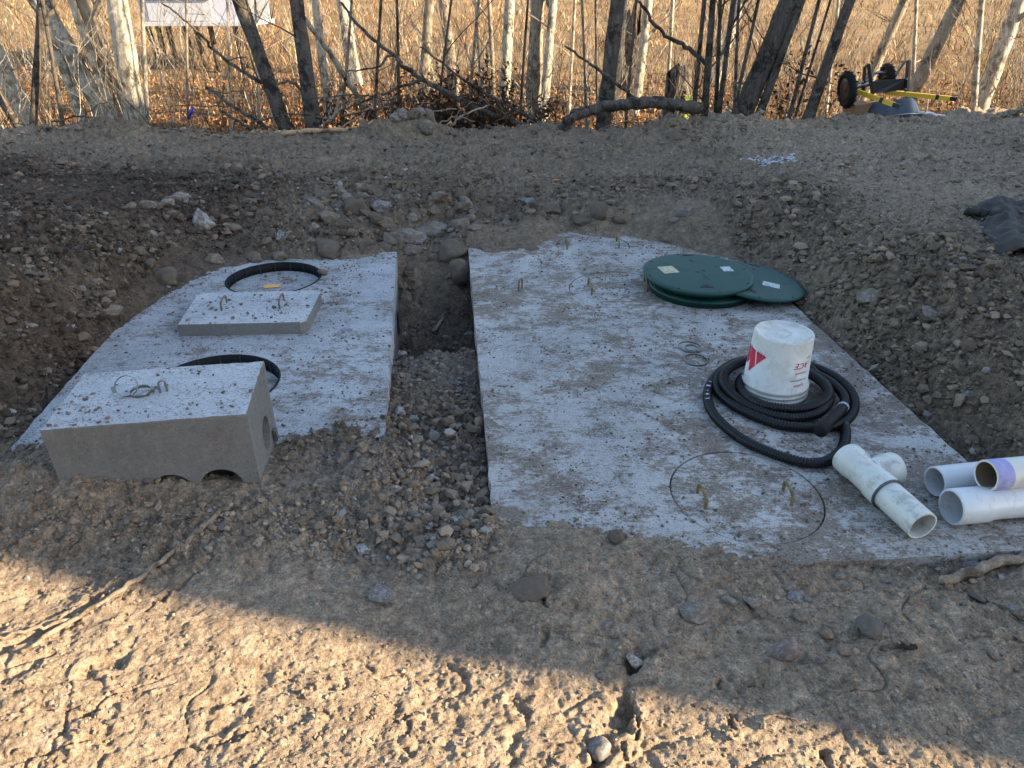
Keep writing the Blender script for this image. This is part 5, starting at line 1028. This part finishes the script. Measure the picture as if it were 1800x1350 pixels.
# ------------------------------------------------------------------ dry grass, brush, leaf litter
def build_grass():
    n = 66000; d = 10.6 * (75 / 10.6) ** (rng.random(n) ** 1.15); th = rng.uniform(-.80, .80, n); x = d * np.sin(th); y = d * np.cos(th)
    dens = fbm(x * .6, y * .6, 4, 300, .65); keep = (y > edgeD(x) + 1.1) & (rng.random(n) < np.clip(dens * 1.5 + .04 + .35 * sst(15, 24, d), .06, 1)); x, y, d = x[keep], y[keep], d[keep]; n = len(x); z = fieldz(x, y) - .03
    Hh = rng.uniform(.06, .40, n) * (.55 + .45 * sst(12, 17, d)) * (1 + .5 * sst(18, 35, d)) * (.7 + .6 * np.clip(fbm(x * .3, y * .3, 2, 310) + .5, 0, 1)); a = rng.uniform(0, 6.28, n); lean = rng.uniform(.2, 1.8, n) * Hh; wd = rng.uniform(.0025, .008, n) * (d / 11) ** .8
    ex = np.stack([np.cos(a), np.sin(a)], 1); sx = np.stack([-np.sin(a + rng.uniform(-.8, .8, n)), np.cos(a)], 1); sx[:, 0] = np.where(np.abs(sx[:, 0]) < .5, .7, sx[:, 0])
    V = np.zeros((n, 7, 3)); base = np.stack([x, y, z], 1)
    for i, (t, wk) in enumerate(((0, 1), (.45, .9), (.8, .6))):
        cpt = base.copy(); cpt[:, :2] += ex * (lean * t ** 2)[:, None]; cpt[:, 2] += Hh * (t - .25 * t ** 3 * (lean / Hh))
        for s, k in ((-1, 0), (1, 1)): V[:, 2 * i + k] = cpt; V[:, 2 * i + k, :2] += s * sx * (wd * wk)[:, None]
    tip = base.copy(); tip[:, :2] += ex * lean[:, None] * 1.15; tip[:, 2] += Hh * (1 - .35 * (lean / Hh)); V[:, 6] = tip
    Fq = np.array([[0, 1, 3, 2], [2, 3, 5, 4], [4, 5, 6, 6]]); tri = np.array([[0, 1, 3], [0, 3, 2], [2, 3, 5], [2, 5, 4], [4, 5, 6]]); F = tri[None] + (np.arange(n) * 7)[:, None, None]
    t = rng.random((n, 1)); c = np.array((.17, .10, .045)) * (1 - t) + np.array((.44, .31, .155)) * t; dkk = rng.random(n) < .16; c[dkk] = np.array((.09, .055, .03)); pt = fbm(x * .22, y * .5, 4, 330, .65); c = c * (.62 + .75 * np.clip(pt + .45, 0, 1))[:, None]; rd = rng.random(n) < .25; c[rd] = np.array((.30, .13, .05)) * rng.uniform(.6, 1.4, (rd.sum(), 1)); gn = (fbm(x * .6, y * .6, 2, 320) > .55) & (rng.random(n) < .4); c[gn] = (.20, .21, .05)
    o = addobj('dry_grass', np_mesh('dry_grass', V.reshape(-1, 3), F.reshape(-1, 3), False, dict(tint=np.repeat(c, 7, 0))), M['grass']); tag(o, 'dry golden grass and weeds covering the sunlit field', 'grass', kind='stuff')
build_grass()
def build_litter():
    n = 42000; d = 9.3 + 12 * rng.random(n) ** 1.5; th = rng.uniform(-.82, .82, n); x = d * np.sin(th); y = d * np.cos(th); k = (y > edgeD(x) + .35); x, y = x[k], y[k]; n = len(x)
    z = np.maximum(fieldz(x, y), ground(x, y, False)[0]) + rng.uniform(.0, .09, n); s = rng.uniform(.02, .06, n); q = rng.normal(size=(n, 3)); q[:, 2] += 1.2; q /= np.linalg.norm(q, axis=1)[:, None]; r2 = rng.normal(size=(n, 3)); u = np.cross(q, r2); u /= np.linalg.norm(u, axis=1)[:, None]; v = np.cross(q, u); P = np.stack([x, y, z], 1)
    V = np.stack([P + u * s[:, None], P + v * s[:, None] * .6 + q * s[:, None] * .3, P - u * s[:, None], P - v * s[:, None] * .6 + q * s[:, None] * .3], 1); F = np.array([[0, 1, 2], [0, 2, 3]])[None] + (np.arange(n) * 4)[:, None, None]
    t = rng.random((n, 1)); c = np.array((.12, .042, .016)) * (1 - t) + np.array((.48, .235, .09)) * t
    o = addobj('leaf_litter', np_mesh('leaf_litter', V.reshape(-1, 3), F.reshape(-1, 3), False, dict(tint=np.repeat(c, 4, 0))), M['leaf']); tag(o, 'orange-brown fallen leaves under the trees along the field edge', 'leaves', kind='stuff')
build_litter()
def build_brush():
    for mt, cnt, lb, spread in (('bark_pale_lit', 330, 'thin pale bare twigs of undergrowth standing in the sunlit field', 15), ('bark_mid', 420, 'thin brown shrub stems standing among the trees', 9), ('bark_dark_shaded', 480, 'thin dark shrub stems near the field edge', 5)):
        out = []
        for i in range(cnt):
            D = 10.4 + spread * rnd.random() ** 1.5; px = rnd.uniform(-150, 1950); x = (px - 900) / FPX * (D * CT + 1)
            if (1440 < px < 1710 and D < 12.5) or D < 9.9 + .14 * x: continue
            z = float(fieldz(np.array([x]), np.array([D]))[0]) - .05; Hh = rnd.uniform(.5, 2.4); d = Vector((rnd.gauss(0, .28), rnd.gauss(0, .2), 1)).normalized(); branch(Vector((x, D, z)), d, Hh, rnd.uniform(.003, .009) * (D / 12), 1, out)
        tag(data_obj('brush', join_data(out), M[mt]), lb, 'brush', kind='stuff')
build_brush()
# heap of dark leafy brush
def build_heap(label, px0, px1, D0, nst, nlf, hmax, name='brush_heap'):
    c = atY((px0 + px1) / 2, 200, D0); root = thing(name, label, 'brush', Vector((c.x, D0, -.5))); out = []; LV = []; TV = []
    for i in range(nst):
        px = rnd.gauss((px0 + px1) / 2, (px1 - px0) / 4.5); D = D0 + rnd.uniform(-.4, .6); b = atY(px, 200, D); b.z = max(-.5, gz(b.x, D)) - .05; d = Vector((rnd.gauss(0, .55), rnd.gauss(0, .3), 1)).normalized(); L = rnd.uniform(.4, hmax); k0 = len(out); branch(b, d, L, rnd.uniform(.004, .010), 1, out)
        for v_, f_ in out[k0:]:
            for _ in range(nlf): LV.append(Vector(v_[rnd.randrange(len(v_) // 3, len(v_))]))
    data_obj('twigs', join_data(out), M['bark_dark_shaded'], root)['kind'] = 'stuff'
    if not LV: return
    P = np.array([p[:] for p in LV]); n = len(P); P = P + rng.normal(0, .02, (n, 3)); s = rng.uniform(.015, .055, n); u = rng.normal(size=(n, 3)); u[:, 2] -= .8; u /= np.linalg.norm(u, axis=1)[:, None]; q = np.cross(u, rng.normal(size=(n, 3))); q /= np.linalg.norm(q, axis=1)[:, None]; k = np.cross(u, q)
    V = np.stack([P, P + u * s[:, None] + q * s[:, None] * .5 + k * s[:, None] * .3, P + u * s[:, None] * 2, P + u * s[:, None] - q * s[:, None] * .5 + k * s[:, None] * .3], 1); F = np.array([[0, 1, 2], [0, 2, 3]])[None] + (np.arange(n) * 4)[:, None, None]
    t = rng.random((n, 1)); cc = np.array((.035, .018, .010)) * (1 - t) + np.array((.13, .065, .03)) * t; o = addobj('dead_leaves', np_mesh('dead_leaves', V.reshape(-1, 3), F.reshape(-1, 3), False, dict(tint=np.repeat(cc, 4, 0))), M['leaf'], root); o['kind'] = 'stuff'
build_heap('dark heap of leafy brush behind the soil pile, middle of the far edge', 600, 980, 10.2, 170, 6, 1.0)
build_heap('small dark tangle of brush at the foot of the dark leaning trunk', 420, 520, 10.0, 22, 2, .6)
build_heap('hanging cluster of withered dark leaves beside the thick leaning trunk', 1360, 1410, 10.9, 12, 7, 1.4)
build_heap('low tangle of roots and twigs at the left edge of the pad', 60, 230, 9.6, 40, 0, .5)

# ribbon on its twig
limb('thin horizontal twig carrying the blue ribbon', [(300, 186), (350, 186), (405, 188)], .005, .007, 'bark_dark_shaded', 10.00)
def build_ribbon():
    V = []; F = []; 
    for i in range(8):
        t = i / 7; a = atY(334 + 5 - t * 8, 187 + t * 23, 10.8 - .02); wd = .022 + .01 * math.sin(t * 5); V += [a + Vector((-wd, .02 * math.sin(t * 6), 0)), a + Vector((wd, -.02 * math.sin(t * 6), 0))]
    for i in range(7): F.append((2 * i, 2 * i + 1, 2 * i + 3, 2 * i + 2))
    o = data_obj('ribbon', (V, F), M['blueribbon']); o.modifiers.new('s', 'SOLIDIFY').thickness = .003; tag(o, 'blue marking ribbon hanging from a twig at the edge of the field', 'ribbon')
build_ribbon()

# ------------------------------------------------------------------ white raised structure far left
def build_hut():
    D = 21.0; A = atY(248, 46, D); B = atY(376, 42, D); C_ = atY(424, 30, D + .8); fz = float(fieldz(np.array([A.x]), np.array([D]))[0])
    root = thing('raised_hut', 'white box-like hut raised on dark posts in the field at upper left', 'hut', Vector(((A.x + B.x) / 2, D + 1, fz)))
    zb = A.z; H = 1.9; x0, x1 = A.x, B.x
    def bx(name, a, b, mt, bev=.01):
        bm = bmesh.new(); boxbm(bm, (Vector(a) + Vector(b)) / 2, tuple(abs(q - p) for p, q in zip(a, b))); return from_bm(name, bm, M[mt], root, bevel=bev)
    bx('front_wall', (x0 + .25, D, zb + .12), (x1, D + .06, zb + H), 'whitepaint'); bx('side_wall', (x0, D + .1, zb + .1), (x0 + .24, D + 2.4, zb + H), 'greypaint'); bx('grey_panel', (x1 + .01, D + .15, zb + .05), (x1 + .85, D + .22, zb + H), 'greypaint'); bx('rear_wall', (x0 + .25, D + 2.3, zb + .1), (x1 + .8, D + 2.38, zb + H), 'whitepaint')
    bx('floor_edge', (x0 + .1, D - .05, zb), (x1 + .9, D + 2.4, zb + .10), 'whitepaint'); bx('wall_rail', (x0 + .2, D - .05, zb + .62), (x1 + .02, D - .005, zb + .70), 'whitepaint'); bx('roof', (x0 - .2, D - .3, zb + H + .01), (x1 + 1.1, D + 2.7, zb + H + .12), 'roof')
    for px in (262, 280, 298, 325, 345, 372, 415):
        p = atY(px, 60, D + rnd.uniform(.1, 1.6)); P = [Vector((p.x, p.y, zb - .01)), Vector((p.x + rnd.uniform(.02, .2), p.y, fz - .1))]; data_obj('post', tube_data([P[0], P[0].lerp(P[1], .5), P[1]], [.075, .075, .08], 8), M['darkwood'], root)
build_hut()

# ------------------------------------------------------------------ overturned wheelbarrow
def build_barrow():
    D0 = 10.35
    def C(x, y, d=0): return atY(1440 + x / 6.43, 80 + y / 6.43, D0 + d)
    base = C(700, 800); root = thing('wheelbarrow', 'overturned two wheeled wheelbarrow with yellow handles and black tray', 'wheelbarrow', base)
    def bar(name, pts, r, mt, n=8, parent=None): return data_obj(name, tube_data(pts, r, n), M[mt], parent or root)
    def beam(name, A, B, w, h, mt, parent=None):
        d = (B - A); q = d.to_track_quat('X', 'Z').to_matrix(); bm = bmesh.new(); boxbm(bm, (A + B) / 2, (d.length, w, h), q); return from_bm(name, bm, M[mt], parent or root, bevel=.004)
    # tray upside down: rim on the ground, narrower floor on top
    rim = [C(540, 790, -.15), C(1130, 800, -.25), C(1150, 770, .55), C(520, 770, .6)]; fl = [C(520, 650, -.05), C(1060, 590, -.1), C(1080, 600, .45), C(560, 640, .45)]
    n = 8; V = []; F = []
    def ringpts(Q):
        out = []
        for a, b in zip(Q, Q[1:] + Q[:1]):
            for i in range(n): out.append(a.lerp(b, i / n))
        c = sum(out, Vector()) / len(out); return [c + (p - c) * (1 - .10 * (1 - abs(((k % n) / n) - .5) * 0) * (1 if k % n == 0 else 0)) for k, p in enumerate(out)]
    lay = [ringpts(rim), ringpts([r.lerp(f, .04) for r, f in zip(rim, fl)]), ringpts([r.lerp(f, .5) for r, f in zip(rim, fl)]), ringpts([r.lerp(f, .92) for r, f in zip(rim, fl)]), [p * .94 + (sum(fl, Vector()) / 4) * .06 for p in ringpts(fl)]]
    m = 4 * n
    for L in lay: V += L
    for i in range(len(lay) - 1):
        for k in range(m): F.append((i * m + k, i * m + (k + 1) % m, (i + 1) * m + (k + 1) % m, (i + 1) * m + k))
    F.append(tuple(range((len(lay) - 1) * m, len(lay) * m))); t = data_obj('tray', (V, F), M['blacktray'], root); t.modifiers.new('s', 'SOLIDIFY').thickness = .006
    bar('tray_rim', [C(790, 800, -.3), C(980, 775, -.3), C(1130, 770, -.2), C(1140, 765, .5)], .012, 'steel', parent=t)
    beam('brown_board', C(335, 720, .1), C(530, 700, .1), .35, .15, 'cardboard')
    # wheels
    for cx, cy, dd, r in ((315, 500, -.1, .235), (765, 365, .45, .19)):
        c = C(cx, cy, dd); ax = Vector((.96, .02, .16)).normalized(); Mx = Matrix.Translation(c) @ ax.to_track_quat('Z', 'Y').to_matrix().to_4x4(); w_ = thing('x', '', '') if False else None
        pr = [(r - .055 + .045 * math.cos(a) + .01, .05 * math.sin(a)) for a in np.linspace(0, 6.283, 14, endpoint=False)]
        ty = data_obj('wheel', xf(lathe_data(pr, 36, True), Mx), M['rubber'], root)
        data_obj('rim', xf(lathe_data([(.001, .03), (.03, .04), (.035, .02), (.08, .012), (r - .09, .035), (r - .085, -.035), (.08, -.012), (.001, -.04)], 28), Mx), M['blackmetal'], ty)
        for k in range(36):
            a = 6.283 * k / 36; bm = bmesh.new(); boxbm(bm, Vector(((r + .002) * math.cos(a), (r + .002) * math.sin(a), .018 * (1 if k % 2 else -1))), (.005, .020, .045), Matrix.Rotation(a, 3, 'Z')); bm.transform(Mx); from_bm('tread_lug', bm, M['rubber'], ty)
    bar('axle', [C(315, 500, -.1), C(765, 365, .45)], .014, 'steel')
    # handles with black collars
    for A, B in ((C(430, 520, 0), C(850, 670, -.35)), (C(740, 525, .5), C(1490, 600, .2))):
        h = beam('handle', A, B, .045, .06, 'yellow'); d = (B - A).normalized(); beam('grip', B - d * .02, B + d * .07, .05, .055, 'blackmetal', h); beam('collar', B - d * .20, B - d * .155, .05, .064, 'blackmetal', h)
    # legs, braces and cross panel
    beam('leg', C(515, 240, .25), C(495, 520, .25), .035, .035, 'blackmetal'); beam('leg', C(555, 210, .1), C(605, 560, .05), .045, .045, 'blackmetal'); beam('leg', C(1010, 170, .2), C(990, 520, .1), .045, .045, 'blackmetal'); beam('leg', C(970, 180, .8), C(840, 370, .8), .03, .03, 'blackmetal'); beam('brace', C(515, 245, .25), C(555, 215, .1), .03, .03, 'blackmetal'); beam('brace', C(1010, 175, .2), C(920, 185, .8), .025, .025, 'blackmetal')
    P = [C(600, 410, .1), C(985, 370, .15), C(985, 500, .15), C(720, 530, .1), C(605, 545, .1)]; V = P + [p + Vector((0, .02, 0)) for p in P]; k = len(P)
    data_obj('cross_panel', (V, [tuple(range(k)), tuple(reversed(range(k, 2 * k)))] + [(i, i + k, (i + 1) % k + k, (i + 1) % k) for i in range(k)]), M['blackmetal'], root, False)
    bar('hoop', spline([C(590, 350, .4), C(640, 315, .4), (C(710, 305, .4)), C(780, 335, .4), C(820, 385, .4)], 6), .02, 'steel'); bar('rail', [C(430, 430, .15), C(600, 380, .4)], .015, 'steel'); bar('rail', [C(430, 475, .1), C(600, 440, .3)], .018, 'blackmetal')
    for p in ((580, 430), (610, 545), (990, 380), (975, 495)):
        c = C(*p, .06); data_obj('bolt', xf(lathe_data([(.001, .01), (.012, .008), (.014, 0)], 10), Matrix.Translation(c) @ Matrix.Rotation(R_(90), 4, 'X')), M['steel'], root)
build_barrow()
limb('thin pale pipe lying beside the overturned wheelbarrow', [(1614, 197), (1640, 201), (1664, 206)], .02, .02, 'pvc', 10.20, 'pipe', 'loose_pipe')
limb('flat weathered board at the far right edge of the pad', [(1735, 208), (1770, 200), (1810, 190)], .045, .04, 'stick', 10.10, 'board', 'board')
limb('bent dark wire beside the wheelbarrow wheel', [(1450, 205), (1460, 185), (1472, 172), (1478, 168)], .007, .007, 'blackmetal', 10.10, 'wire', 'wire')
